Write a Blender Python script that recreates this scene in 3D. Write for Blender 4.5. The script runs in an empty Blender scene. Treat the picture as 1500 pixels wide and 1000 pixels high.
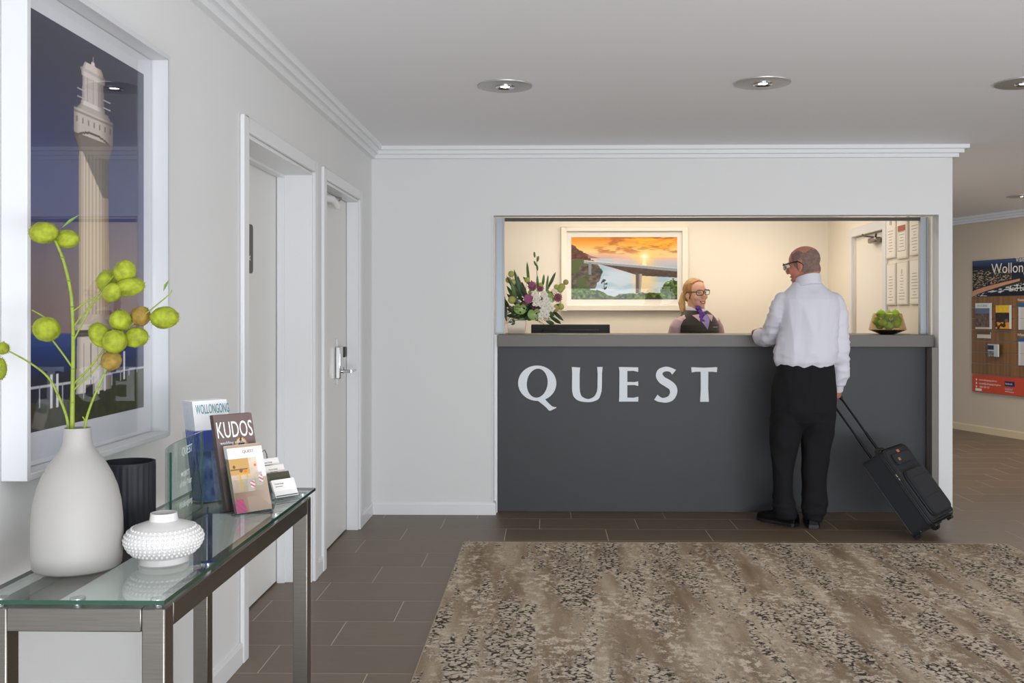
import bpy, bmesh, math, random
import numpy as np
from mathutils import Vector, Matrix, noise as mnoise
random.seed(7); rng = np.random.default_rng(7)
PI = math.pi
COL = bpy.context.scene.collection
SC = bpy.context.scene

# ---------------------------------------------------------------- camera
F, TH, CX, CY, EYE = 1435.0, math.atan(.017), 779.0, 460.0, 1.30
_c, _s = math.cos(TH), math.sin(TH)
cam_d = bpy.data.cameras.new('camera'); cam = bpy.data.objects.new('camera', cam_d); COL.objects.link(cam)
cam.location = (0, 0, EYE); cam.rotation_euler = (PI/2, 0, TH)
cam_d.sensor_width = 36; cam_d.lens = F/1500*36
cam_d.shift_x = -(CX-750)/1500; cam_d.shift_y = (CY-500)/1500
cam_d.clip_start = .05
SC.camera = cam
# ---------------------------------------------------------------- world, lights, exposure
SC.view_settings.view_transform = 'Standard'; SC.view_settings.look = 'None'
SC.view_settings.exposure = 0.0; SC.view_settings.gamma = 1.0
w = bpy.data.worlds.new('world'); SC.world = w; w.use_nodes = True
w.node_tree.nodes['Background'].inputs[0].default_value = (.80, .87, 1.0, 1)
w.node_tree.nodes['Background'].inputs[1].default_value = 0.62
def area(name, loc, rot, sx, sy, power, col):
    l = bpy.data.lights.new(name, 'AREA'); l.shape = 'RECTANGLE'; l.size = sx; l.size_y = sy
    l.energy = power; l.color = col
    o = bpy.data.objects.new(name, l); o.location = loc; o.rotation_euler = rot; COL.objects.link(o); return o
area('window_daylight_behind', (1.6, -1.9, .95), (PI/2+.30, 0, 0), 5.5, 1.8, 116, (.92, .96, 1))
area('window_daylight_right', (6.2, 2.2, 1.35), (PI/2, 0, PI/2-.35), 4.0, 2.0, 52, (.97, .98, 1))
area('ceiling_fill', (2.0, -1.3, .25), (PI*.70, 0, 0), 5.0, 1.2, 200, (.93, .96, 1))  # added fill lamp tilted upward to brighten the ceiling, not a real source
area('far_wall_fill', (4.0, 8.6, 2.36), (0, 0, 0), 1.2, 2.2, 34, (1, .93, .84))  # unseen fill lamp, added to lift the far taupe wall area
area('office_light_panel', (.9, 8.0, 2.37), (0, 0, 0), 2.4, .5, 22, (1, .87, .72))
area('office_light_panel_front', (1.1, 7.15, 2.37), (0, 0, 0), 2.2, .3, 11, (1, .90, .80))
def spot(name, loc, power, col, ang=1.5, blend=.6):
    l = bpy.data.lights.new(name, 'SPOT'); l.energy = power; l.color = col; l.spot_size = ang; l.spot_blend = blend
    l.shadow_soft_size = .03
    o = bpy.data.objects.new(name, l); o.location = loc; COL.objects.link(o); return o
LIGHTS = [(-.206, 4.64), (1.002, 4.60), (2.225, 4.62), (4.34, 9.06)]
for x, y in LIGHTS: spot('downlight_beam', (x, y, 2.355), 9, (1, .80, .55))
for x, y in [(.3, 8.25), (1.9, 8.25)]: spot('office_downlight_beam', (x, y, 2.36), 11, (1, .86, .70), 2.0, 1)

# ---------------------------------------------------------------- pixel -> metre helpers (photograph taken as 1500 x 1000)
def atY(x, y, Y):
    a = (x-CX)/F; X = Y*(a*_c-_s)/(_c+a*_s); zc = -X*_s+Y*_c
    return Vector((X, Y, EYE-(y-CY)*zc/F))
def atX(x, y, X):
    a = (x-CX)/F; Y = X*(_c+a*_s)/(a*_c-_s); zc = -X*_s+Y*_c
    return Vector((X, Y, EYE-(y-CY)*zc/F))
def atZ(x, y, Z):
    zc = F*(EYE-Z)/(y-CY); a = (x-CX)/F; xc = a*zc
    return Vector((xc*_c-zc*_s, xc*_s+zc*_c, Z))

# ---------------------------------------------------------------- materials
def lin(c):
    return tuple(((v/255)/12.92 if v/255 <= .04045 else ((v/255+.055)/1.055)**2.4) for v in c)
MATS = {}
def mat(name, rgb, rough=.5, metal=0, spec=.5, noise=0, nscale=20, stretch=(1, 1, 1), bump=0, bscale=60, coat=0, sheen=0, emit=0, trans=0, sss=0, rnd=0):
    if name in MATS: return MATS[name]
    m = bpy.data.materials.new(name); m.use_nodes = True; nt = m.node_tree; N = nt.nodes; L = nt.links
    b = N['Principled BSDF']; c = lin(rgb)
    b.inputs['Base Color'].default_value = (*c, 1); b.inputs['Roughness'].default_value = rough
    b.inputs['Metallic'].default_value = metal; b.inputs['Specular IOR Level'].default_value = spec
    b.inputs['Coat Weight'].default_value = coat; b.inputs['Sheen Weight'].default_value = sheen
    b.inputs['Transmission Weight'].default_value = trans
    if sss: b.inputs['Subsurface Weight'].default_value = sss; b.inputs['Subsurface Scale'].default_value = .01
    if emit: b.inputs['Emission Color'].default_value = (*c, 1); b.inputs['Emission Strength'].default_value = emit
    tc = N.new('ShaderNodeTexCoord'); mp = N.new('ShaderNodeMapping'); L.new(tc.outputs['Object'], mp.inputs[0]); mp.inputs['Scale'].default_value = stretch
    if noise or rnd:
        n = N.new('ShaderNodeTexNoise'); n.inputs['Scale'].default_value = nscale; n.inputs['Detail'].default_value = 5; L.new(mp.outputs[0], n.inputs['Vector'])
        r = N.new('ShaderNodeMapRange'); r.inputs['From Min'].default_value = .25; r.inputs['From Max'].default_value = .75
        r.inputs['To Min'].default_value = 1-noise; r.inputs['To Max'].default_value = 1+noise; L.new(n.outputs[0], r.inputs['Value'])
        h = N.new('ShaderNodeHueSaturation'); h.inputs['Color'].default_value = (*c, 1); L.new(h.outputs[0], b.inputs['Base Color'])
        if rnd:
            oi = N.new('ShaderNodeObjectInfo'); r2 = N.new('ShaderNodeMapRange'); r2.inputs['To Min'].default_value = 1-rnd; r2.inputs['To Max'].default_value = 1+rnd
            L.new(oi.outputs['Random'], r2.inputs['Value']); mm = N.new('ShaderNodeMath'); mm.operation = 'MULTIPLY'
            L.new(r.outputs[0], mm.inputs[0]); L.new(r2.outputs[0], mm.inputs[1]); L.new(mm.outputs[0], h.inputs['Value'])
        else: L.new(r.outputs[0], h.inputs['Value'])
    if bump:
        n2 = N.new('ShaderNodeTexNoise'); n2.inputs['Scale'].default_value = bscale; n2.inputs['Detail'].default_value = 3; L.new(mp.outputs[0], n2.inputs['Vector'])
        bp = N.new('ShaderNodeBump'); bp.inputs['Strength'].default_value = bump; bp.inputs['Distance'].default_value = .003; L.new(n2.outputs[0], bp.inputs['Height']); L.new(bp.outputs[0], b.inputs['Normal'])
    MATS[name] = m; return m
def sheet_glass(name, tint=(1, 1, 1), ior=1.5, rough=0., gain=1.):
    if name in MATS: return MATS[name]
    m = bpy.data.materials.new(name); m.use_nodes = True; nt = m.node_tree; N = nt.nodes; L = nt.links
    N.remove(N['Principled BSDF']); out = N['Material Output']
    t = N.new('ShaderNodeBsdfTransparent'); t.inputs[0].default_value = (*tint, 1)
    g = N.new('ShaderNodeBsdfGlossy'); g.inputs['Roughness'].default_value = rough
    ge = N.new('ShaderNodeNewGeometry'); dt = N.new('ShaderNodeVectorMath'); dt.operation = 'DOT_PRODUCT'
    L.new(ge.outputs['Normal'], dt.inputs[0]); L.new(ge.outputs['Incoming'], dt.inputs[1])
    def mt(op, a, b_=None, cl=False):
        k = N.new('ShaderNodeMath'); k.operation = op; k.use_clamp = cl
        for i, v in enumerate((a, b_)):
            if v is None: continue
            if isinstance(v, (int, float)): k.inputs[i].default_value = v
            else: L.new(v, k.inputs[i])
        return k.outputs[0]
    f0 = ((ior-1)/(ior+1))**2   # Schlick, the same from both sides of the sheet
    c5 = mt('POWER', mt('SUBTRACT', 1.0, mt('ABSOLUTE', dt.outputs['Value']), True), 5.0)
    kk = mt('MULTIPLY', mt('ADD', mt('MULTIPLY', c5, 1-f0), f0), gain, True)
    mx = N.new('ShaderNodeMixShader'); L.new(kk, mx.inputs[0]); L.new(t.outputs[0], mx.inputs[1]); L.new(g.outputs[0], mx.inputs[2]); L.new(mx.outputs[0], out.inputs[0])
    MATS[name] = m; return m
def print_mat():
    if 'printed_paper' in MATS: return MATS['printed_paper']
    m = bpy.data.materials.new('printed_paper'); m.use_nodes = True; N = m.node_tree.nodes
    a = N.new('ShaderNodeVertexColor'); a.layer_name = 'ink'; m.node_tree.links.new(a.outputs[0], N['Principled BSDF'].inputs['Base Color'])
    N['Principled BSDF'].inputs['Roughness'].default_value = .45; N['Principled BSDF'].inputs['Specular IOR Level'].default_value = .3
    MATS['printed_paper'] = m; return m

# ---------------------------------------------------------------- mesh builder
class MB:
    def __init__(s): s.v = []; s.f = []; s.mi = []; s.cur = 0
    def add(s, vs, fs):
        b = len(s.v); s.v += [tuple(v) for v in vs]; s.f += [tuple(i+b for i in f) for f in fs]; s.mi += [s.cur]*len(fs); return s
    def box(s, x0, x1, y0, y1, z0, z1):
        v = [(x, y, z) for x in (x0, x1) for y in (y0, y1) for z in (z0, z1)]
        return s.add(v, [(0, 1, 3, 2), (4, 6, 7, 5), (0, 4, 5, 1), (2, 3, 7, 6), (0, 2, 6, 4), (1, 5, 7, 3)])
    def obox(s, c, ax, ay, az, hx, hy, hz):
        c = Vector(c); ax, ay, az = Vector(ax), Vector(ay), Vector(az)
        v = [c+ax*hx*i+ay*hy*j+az*hz*k for i in (-1, 1) for j in (-1, 1) for k in (-1, 1)]
        return s.add(v, [(0, 1, 3, 2), (4, 6, 7, 5), (0, 4, 5, 1), (2, 3, 7, 6), (0, 2, 6, 4), (1, 5, 7, 3)])
    def tube(s, pts, rad, n=10, cap=True, flat=1.0, up=None, closed=False):
        pts = [Vector(p) for p in pts]; m = len(pts)
        if not hasattr(rad, '__len__'): rad = [rad]*m
        vs = []; prev = None
        for i, p in enumerate(pts):
            if closed: d = pts[(i+1) % m]-pts[i-1]
            else: d = (pts[min(i+1, m-1)]-pts[max(i-1, 0)])
            d.normalize()
            if prev is None:
                a = Vector(up) if up else (Vector((0, 0, 1)) if abs(d.z) < .9 else Vector((0, 1, 0)))
            else: a = prev
            a = (a-d*a.dot(d)); a.normalize(); prev = a; b = d.cross(a)
            r = rad[i]
            ra, rb = (r if not hasattr(r, '__len__') else r[0]), (r*flat if not hasattr(r, '__len__') else r[1])
            for k in range(n):
                t = 2*PI*k/n; vs.append(p+a*ra*math.cos(t)+b*rb*math.sin(t))
        fs = []
        for i in range(m if closed else m-1):
            j = (i+1) % m
            for k in range(n):
                k2 = (k+1) % n; fs.append((i*n+k, j*n+k, j*n+k2, i*n+k2))
        if cap and not closed: fs += [tuple(range(n)), tuple((m-1)*n+k for k in reversed(range(n)))]
        return s.add(vs, fs)
    def cyl(s, p0, p1, r0, r1=None, n=16): return s.tube([p0, p1], [r0, r0 if r1 is None else r1], n)
    def lathe(s, prof, n=32, c=(0, 0, 0)):
        vs = []; m = len(prof)
        for r, z in prof:
            for k in range(n):
                t = 2*PI*k/n; vs.append((c[0]+max(r, 1e-5)*math.cos(t), c[1]+max(r, 1e-5)*math.sin(t), c[2]+z))
        fs = [(i*n+k, i*n+(k+1) % n, (i+1)*n+(k+1) % n, (i+1)*n+k) for i in range(m-1) for k in range(n)]
        return s.add(vs, fs)
    def rings(s, R, n=28, e=2.0):
        # R: (cx, cy, cz, ax, ay) horizontal super-elliptic rings from low to high
        vs = []
        for cx, cy, cz, ax, ay in R:
            for k in range(n):
                t = 2*PI*k/n; ct, st = math.cos(t), math.sin(t)
                vs.append((cx+ax*math.copysign(abs(ct)**(2/e), ct), cy+ay*math.copysign(abs(st)**(2/e), st), cz))
        m = len(R); fs = [(i*n+k, i*n+(k+1) % n, (i+1)*n+(k+1) % n, (i+1)*n+k) for i in range(m-1) for k in range(n)]
        fs += [tuple(reversed(range(n))), tuple((m-1)*n+k for k in range(n))]
        return s.add(vs, fs)
    def ell(s, c, r, M=None, n=16, m=10):
        c = Vector(c); r = (r, r, r) if not hasattr(r, '__len__') else r
        vs = [];
        for i in range(m+1):
            ph = PI*i/m
            for k in range(n):
                t = 2*PI*k/n; p = Vector((r[0]*max(math.sin(ph), 1e-4)*math.cos(t), r[1]*max(math.sin(ph), 1e-4)*math.sin(t), -r[2]*math.cos(ph)))
                if M is not None: p = M @ p
                vs.append(c+p)
        return s.add(vs, [(i*n+k, i*n+(k+1) % n, (i+1)*n+(k+1) % n, (i+1)*n+k) for i in range(m) for k in range(n)])
    def prism(s, poly, z0, z1, M=None):
        n = len(poly); vs = [(x, y, z0) for x, y in poly]+[(x, y, z1) for x, y in poly]
        if M: vs = [M(v) for v in vs]
        fs = [tuple(reversed(range(n))), tuple(range(n, 2*n))]+[(k, (k+1) % n, n+(k+1) % n, n+k) for k in range(n)]
        return s.add(vs, fs)
    def xf(s, M):
        s.v = [tuple(M @ Vector(v)) for v in s.v]; return s
    def mesh(s, name, smooth=None):
        me = bpy.data.meshes.new(name); me.from_pydata(s.v, [], s.f); me.update()
        bm = bmesh.new(); bm.from_mesh(me); bmesh.ops.remove_doubles(bm, verts=bm.verts, dist=1e-6) if len(bm.verts) < 60000 else None
        bmesh.ops.recalc_face_normals(bm, faces=bm.faces); bm.to_mesh(me); bm.free()
        if smooth is not None:
            me.polygons.foreach_set('use_smooth', [True]*len(me.polygons)); me.set_sharp_from_angle(angle=math.radians(smooth))
        return me
    def build(s, name, m, parent=None, smooth=None, bevel=0, seg=2, origin=None):
        me = s.mesh(name, smooth)
        return link(name, me, m, parent, bevel, seg, origin)
def link(name, me, m, parent=None, bevel=0, seg=2, origin=None):
    o = bpy.data.objects.new(name, me); COL.objects.link(o)
    for k in (m if isinstance(m, (list, tuple)) else [m]): me.materials.append(k)
    off = None
    if parent is not None:
        o.parent = parent; p = parent; off = Vector((0, 0, 0)); chain = []
        while p is not None: off += Vector(p.get('_w', (0, 0, 0))); p = p.parent
    elif origin is not None: off = Vector(origin); o.location = off
    if off is not None and off.length > 0: me.transform(Matrix.Translation(-off))
    if bevel:
        b = o.modifiers.new('bevel', 'BEVEL'); b.width = bevel; b.segments = seg; b.limit_method = 'ANGLE'; b.angle_limit = math.radians(40)
        if not any(p.use_smooth for p in me.polygons[:1]):
            me.polygons.foreach_set('use_smooth', [True]*len(me.polygons)); me.set_sharp_from_angle(angle=math.radians(50))
    return o
def tag(o, label, cat, group=None):
    o['label'] = label; o['category'] = cat
    if group: o['group'] = group
    return o
def struct(o): o['kind'] = 'structure'; return o
# an Empty; world=True means its children are given in world coordinates (no rotation), else in local ones
def thing(name, loc, label=None, cat=None, group=None, rotz=0, M=None):
    o = bpy.data.objects.new(name, None); o.empty_display_size = .05; COL.objects.link(o)
    if M is not None: o.matrix_world = M
    else:
        o.location = loc
        if rotz: o.rotation_euler = (0, 0, rotz)
        else: o['_w'] = tuple(loc)
    if label: tag(o, label, cat, group)
    return o
def local_thing(name, loc, label, cat, rotz=0, group=None, M=None):
    o = thing(name, loc, label, cat, group, rotz if rotz else 1e-9, M); return o
def text_mesh(txt, size, extrude=.0003, align='LEFT', sx=1.0, bold=0):
    cu = bpy.data.curves.new('t', 'FONT'); cu.body = txt; cu.size = size; cu.extrude = extrude; cu.align_x = align; cu.resolution_u = 3; cu.offset = bold
    o = bpy.data.objects.new('t', cu); COL.objects.link(o); bpy.context.view_layer.update()
    me = bpy.data.meshes.new_from_object(o.evaluated_get(bpy.context.evaluated_depsgraph_get())); bpy.data.objects.remove(o); 
    me.transform(Matrix.Diagonal((sx, 1, 1, 1))); return me
def fused(mb, voxel, it=4, fac=.5, dens=0):
    me = mb.mesh('f'); o = bpy.data.objects.new('f', me); COL.objects.link(o)
    r = o.modifiers.new('r', 'REMESH'); r.mode = 'VOXEL'; r.voxel_size = voxel
    if it: q = o.modifiers.new('s', 'SMOOTH'); q.factor = fac; q.iterations = it
    bpy.context.view_layer.update()
    out = bpy.data.meshes.new_from_object(o.evaluated_get(bpy.context.evaluated_depsgraph_get())); bpy.data.objects.remove(o)
    out.polygons.foreach_set('use_smooth', [True]*len(out.polygons)); return out
def vco(me):
    a = np.empty(len(me.vertices)*3); me.vertices.foreach_get('co', a); return a.reshape(-1, 3)
def vno(me):
    a = np.empty(len(me.vertices)*3); me.vertices.foreach_get('normal', a); return a.reshape(-1, 3)
def setco(me, a): me.vertices.foreach_set('co', a.ravel()); me.update()
def np_noise(P, sc, seed=0):
    return np.array([mnoise.noise(Vector((p[0]*sc[0]+seed, p[1]*sc[1], p[2]*sc[2]))) for p in P])
def painted(name, o3, ux, uz, nx, nz, fn, parent=None, thick=None):
    """flat print: grid from corner o3 spanning vectors ux, uz; fn(U,V) gives 0-255 rgb, U right, V up, both 0..1"""
    o3, ux, uz = Vector(o3), Vector(ux), Vector(uz)
    U, V = np.meshgrid(np.linspace(0, 1, nx), np.linspace(0, 1, nz))
    co = np.array(o3)[None, :]+U.ravel()[:, None]*np.array(ux)+V.ravel()[:, None]*np.array(uz)
    idx = np.arange(nx*nz).reshape(nz, nx)
    q = np.stack([idx[:-1, :-1], idx[:-1, 1:], idx[1:, 1:], idx[1:, :-1]], -1).reshape(-1, 4)
    me = bpy.data.meshes.new(name); me.from_pydata([tuple(c) for c in co], [], [tuple(int(i) for i in r) for r in q])
    rgb = np.clip(fn(U.ravel(), V.ravel()), 0, 255)/255.
    l = np.where(rgb <= .04045, rgb/12.92, ((rgb+.055)/1.055)**2.4)
    ca = me.color_attributes.new('ink', 'FLOAT_COLOR', 'POINT'); ca.data.foreach_set('color', np.concatenate([l, np.ones((len(l), 1))], 1).ravel())
    return link(name, me, print_mat(), parent)
def fbm(U, V, fu, fv, oct=4, seed=0):
    out = np.zeros_like(U); amp = 1; tot = 0; rg = np.random.default_rng(seed)
    for o in range(oct):
        gx, gy = int(fu*2**o)+2, int(fv*2**o)+2; G = rg.random((gy+1, gx+1))
        x = U*(gx-1); y = V*(gy-1); x0 = np.clip(x.astype(int), 0, gx-1); y0 = np.clip(y.astype(int), 0, gy-1); fx = x-x0; fy = y-y0
        fx = fx*fx*(3-2*fx); fy = fy*fy*(3-2*fy)
        out += amp*((G[y0, x0]*(1-fx)+G[y0, x0+1]*fx)*(1-fy)+(G[y0+1, x0]*(1-fx)+G[y0+1, x0+1]*fx)*fy); tot += amp; amp *= .55
    return out/tot
def mixc(a, b, t):
    a = np.asarray(a, float); b = np.asarray(b, float); t = np.clip(t, 0, 1)[:, None]; return a*(1-t)+b*t
def sst(e0, e1, x): t = np.clip((x-e0)/(e1-e0), 0, 1); return t*t*(3-2*t)
# ================================================================ the setting
CEIL = 2.383
PAINT = mat('wall_paint', (222, 222, 221), .7, bump=.08, bscale=400)
OFFP = mat('office_paint', (238, 230, 214), .7)
CEILM = mat('ceiling_paint', (236, 236, 238), .8, bump=.05, bscale=300)
TRIM = mat('trim_gloss_white', (228, 229, 230), .35, bump=.03, bscale=30)
FARW = mat('taupe_paint', (200, 186, 166), .75)
DOORM = mat('door_paint', (226, 226, 222), .45)
CHROME = mat('chrome', (215, 215, 218), .12, 1)
STEEL = mat('brushed_steel', (124, 120, 114), .32, 1, noise=.12, nscale=12, stretch=(1, 1, 60), bump=.05, bscale=200)
BLACK = mat('black_plastic', (22, 22, 24), .45)
WHITE = mat('white_plastic', (235, 235, 235), .4)
DARKGREY = mat('dark_grey', (60, 60, 62), .5)
def wallbox(name, boxes, m, parent=None):
    b = MB()
    for q in boxes: b.box(*q)
    o = b.build(name, m, parent); 
    return struct(o) if parent is None else o
# floor: grout bed with individual tiles on it
GROUT = mat('tile_grout', (182, 168, 150), .8)
TILE = mat('brown_porcelain_tile', (107, 91, 75), .42, noise=.14, nscale=9, stretch=(1, 14, 1), bump=.15, bscale=120, rnd=.07)
floor = wallbox('floor', [(-1.36, 7.5, -2, 14.2, -.06, -.0005)], GROUT)
RX0, RX1, RY0, RY1 = -.482, 2.585, 1.25, 5.55
tme = {}
fieldmb = MB(); ntile = 0
for k in range(-18, 35):
    y0 = 3.534+.2995*k; y1 = y0+.2995
    if y0 < -2 or y1 > 14.2: continue
    x = -1.055+.2*k; x = x-.6*math.ceil((x+1.36)/.6)
    while x < 7.5:
        xa, xb = max(x, -1.36)+.002, min(x+.6, 7.5)-.002; x += .6
        if xb-xa < .01: continue
        vis = False
        hid = xa > RX0 and xb < RX1 and y0 > RY0 and y1 < RY1
        inside = y0 > 6.36 and xb < 2.62
        if not hid and not inside and y1 > 2.4:
            for X in (xa, xb):
                for Y in (y0, y1):
                    xc = X*_c+Y*_s; zc = -X*_s+Y*_c; px = CX+F*xc/zc; py = CY+F*EYE/zc
                    if 290 < px < 1510 and py < 1010: vis = True
            if y1 > 11.6 or (y0 < 5.3 and .2*(y0) > 99): vis = False
        if vis and ntile < 298:
            ww = round(xb-xa, 3)
            if ww not in tme:
                hx, hy, c = ww/2, .14775, .0007
                b = MB(); v = []
                for zz, q in ((-.006, 0), (-c, 0), (0, c)):
                    v += [(-hx+q, -hy+q, zz), (hx-q, -hy+q, zz), (hx-q, hy-q, zz), (-hx+q, hy-q, zz)]
                b.add(v, [(0, 1, 5, 4), (1, 2, 6, 5), (2, 3, 7, 6), (3, 0, 4, 7), (4, 5, 9, 8), (5, 6, 10, 9), (6, 7, 11, 10), (7, 4, 8, 11), (8, 9, 10, 11)])
                tme[ww] = b.mesh('tile'); tme[ww].materials.append(TILE)
            o = bpy.data.objects.new('tile', tme[ww]); o.location = ((xa+xb)/2, (y0+y1)/2, 0); o.parent = floor; COL.objects.link(o); ntile += 1
        else:
            fieldmb.box(xa, xb, y0+.002, y1-.002, -.006, 0)
ft = fieldmb.build('floor_tiling', TILE, floor); ft['kind'] = 'stuff'
struct(MB().box(-1.36, 7.5, -2, 14.2, CEIL, CEIL+.1).build('ceiling', CEILM))
# left wall with two door openings
D1, D2, DH = (3.69, 4.74), (4.99, 5.89), 1.985
WX = -1.15
wallbox('wall_left', [(-1.36, WX, -2, D1[0], 0, CEIL), (-1.36, WX, D1[0], D1[1], DH, CEIL), (-1.36, WX, D1[1], D2[0], 0, CEIL),
                      (-1.36, WX, D2[0], D2[1], DH, CEIL), (-1.36, WX, D2[1], 8.9, 0, CEIL)], PAINT)
WY = 6.35; OX0, OX1, OZ = -.356, 2.512, 1.94
wallbox('wall_back', [(WX, OX0, WY, WY+.1, 0, CEIL), (OX0, OX1, WY, WY+.1, OZ, CEIL), (OX1, 2.6, WY, WY+.1, 0, CEIL)], PAINT)
wallbox('wall_office_back', [(WX, 2.6, 8.80, 8.9, 0, CEIL)], OFFP)
OD = (7.33, 8.07)
wallbox('wall_office_right', [(2.5, 2.6, WY+.1, OD[0], 0, CEIL), (2.5, 2.6, OD[0], OD[1], 1.93, CEIL), (2.5, 2.6, OD[1], 8.80, 0, CEIL)], OFFP)
# far taupe wall, set at an angle
A0 = Vector((4.6, 11.25, 0)); DV = Vector((.32, -1.02, 0)).normalized(); NV = Vector((-DV.y, DV.x, 0))  # NV points into the wall
b = MB(); P0 = A0-DV*2.6; P1 = A0+DV*7.0
b.prism([tuple((P0)[:2]), tuple((P1)[:2]), tuple((P1+NV*.1)[:2]), tuple((P0+NV*.1)[:2])], 0, CEIL)
struct(b.build('wall_right', FARW))
def sweep(name, path, prof, m, closed=False):
    # path: list of 2-D points, profile (out, z): out is measured to the left-hand normal's opposite side (into the room = right of travel)
    b = MB(); n = len(prof); vs = []
    for i, p in enumerate(path):
        p = Vector(p)
        ds = []
        if i > 0: ds.append((p-Vector(path[i-1])).normalized())
        if i < len(path)-1: ds.append((Vector(path[i+1])-p).normalized())
        ns = [Vector((d.y, -d.x)) for d in ds]
        if len(ns) == 2:
            q = (ns[0]+ns[1]).normalized(); q = q/ max(.2, q.dot(ns[0]))
        else: q = ns[0]
        for o, z in prof: vs.append((p.x+q.x*o, p.y+q.y*o, z))
    fs = [(i*n+k, i*n+(k+1) % n, (i+1)*n+(k+1) % n, (i+1)*n+k) for i in range(len(path)-1) for k in range(n)]
    fs += [tuple(range(n)), tuple(reversed([(len(path)-1)*n+k for k in range(n)]))]
    b.add(vs, fs); return struct(b.build(name, m))
z = CEIL; corn = [(0, z-.076), (.030, z-.076), (.030, z-.054), (.036, z-.051), (.054, z-.051), (.054, z-.029), (.060, z-.026), (.078, z-.026), (.078, z-.004), (.086, z), (0, z)]
sweep('trim_1', [(WX, -2), (WX, WY), (2.6, WY), (2.6, 8.9)], corn, TRIM)
far = [tuple(P0[:2]), tuple(P1[:2])]
sweep('trim_2', far, corn, TRIM)
base = [(0, 0), (.013, 0), (.013, .066), (.009, .078), (0, .078)]
sweep('baseboard_left', [(WX, -2), (WX, D1[0]-.065)], base, TRIM)
sweep('baseboard_left.001', [(WX, D1[1]+.065), (WX, D2[0]-.065)], base, TRIM)
sweep('baseboard_left.002', [(WX, D2[1]+.065), (WX, WY), (OX0+.002, WY), (OX0+.002, WY+.09)], base, TRIM)
sweep('baseboard_right', far, base, mat('cream_skirting', (214, 196, 160), .5))
# doors
def door_frame(d, y0, y1, xw, depth, head, stop=True):
    """architrave, jamb; wall face xw, opening towards -X"""
    b = MB(); w, t = .062, .018
    b.box(xw+.0005, xw+t, y0-w, y0-.004, 0, head+w); b.box(xw+.0005, xw+t, y1+.004, y1+w, 0, head+w); b.box(xw+.0005, xw+t, y0-.004, y1+.004, head+.004, head+w)
    b.build('architrave', TRIM, d, bevel=.004)
    b = MB(); b.box(xw-depth, xw+.004, y0-.003, y0+.012, 0, head); b.box(xw-depth, xw+.004, y1-.012, y1+.003, 0, head); b.box(xw-depth, xw+.004, y0+.012, y1-.012, head-.012, head+.003)
    b.build('jamb', TRIM, d, bevel=.002)
    if stop:
        b = MB(); a = xw-depth+.002; b.box(a, a+.035, y0+.012, y0+.024, 0, head-.012); b.box(a, a+.035, y1-.024, y1-.012, 0, head-.012); b.box(a, a+.035, y0+.024, y1-.024, head-.024, head-.012)
        b.build('door_stop', TRIM, d)
door1 = thing('door_1', (WX, (D1[0]+D1[1])/2, 0)); door1['kind'] = 'structure'
door_frame(door1, D1[0], D1[1], WX, .165, DH)
MB().box(-1.357, -1.318, D1[0]+.015, D1[1]-.015, .008, DH-.014).build('door_leaf', DOORM, door1, bevel=.002)
# plaque: dark rounded rectangle
def rrect(cx, cz, w, h, r, n=5):
    out = []
    for sx, sz, a0 in ((1, 1, 0), (-1, 1, PI/2), (-1, -1, PI), (1, -1, 1.5*PI)):
        for k in range(n+1):
            a = a0+PI/2*k/n; out.append((cx+sx*(w/2-r)+r*math.cos(a), cz+sz*(h/2-r)+r*math.sin(a)))
    return out
b = MB().prism(rrect(4.245, 1.588, .165, .215, .02), -1.317, -1.311, lambda v: (v[2], v[0], v[1])); sp = b.build('sign_plate', mat('plaque_grey', (62, 62, 58), .45), door1)
MB().box(-1.3109, -1.3100, 4.19, 4.258, 1.60, 1.668).build('blue_symbol', mat('sign_blue', (60, 70, 190), .4), sp)
t = text_mesh('Toilet', .042, .0004); t.transform(Matrix.Translation((-1.3103, 4.186, 1.537)) @ Matrix.Rotation(PI/2, 4, 'Z') @ Matrix.Rotation(PI/2, 4, 'X')); link('lettering', t, WHITE, sp)
door2 = thing('door_2', (WX, (D2[0]+D2[1])/2, 0)); door2['kind'] = 'structure'
door_frame(door2, D2[0], D2[1], WX, .066, DH, False)
MB().box(-1.262, -1.218, D2[0]+.015, D2[1]-.015, .008, DH-.014).build('door_leaf', DOORM, door2, bevel=.002)
# lock: chrome body, black keypad, lever
ly = 5.60
lk = MB().box(-1.2175, -1.2145, ly-.02, ly+.03, .895, 1.16).build('lock_plate', CHROME, door2, bevel=.001)
MB().box(-1.2145, -1.185, ly-.035, ly+.045, .93, 1.115).build('lock_body', CHROME, lk, bevel=.006)
MB().box(-1.2145, -1.180, ly+.050, ly+.125, 1.05, 1.11).build('keypad', BLACK, lk, bevel=.005)
b = MB(); b.cyl((-1.185, ly+.01, .972), (-1.135, ly+.01, .972), .010); b.tube([(-1.138, ly+.01, .972), (-1.133, ly+.05, .972), (-1.135, ly+.14, .972)], [.010, .009, .008], 10)
b.build('door_handle', CHROME, lk, smooth=40)
MB().lathe([(0, -.0), (.021, 0), (.021, .014), (.016, .017), (0, .017)], 20).xf(Matrix.Translation((-1.2145, ly+.115, .972)) @ Matrix.Rotation(PI/2, 4, 'Y')).build('key_cylinder', STEEL, lk, smooth=40)
b = MB(); b.tube([(-1.20, 5.12, 1.915), (-1.175, 5.30, 1.925), (-1.175, 5.42, 1.90)], .02, 12); b.build('door_closer', WHITE, door2, smooth=50)
b = MB(); b.tube([(-1.175, 5.34, 1.94), (-1.16, 5.46, 1.948), (-1.20, 5.60, 1.952)], .006, 8); b.build('closer_arm', STEEL, door2, smooth=50)
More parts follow.
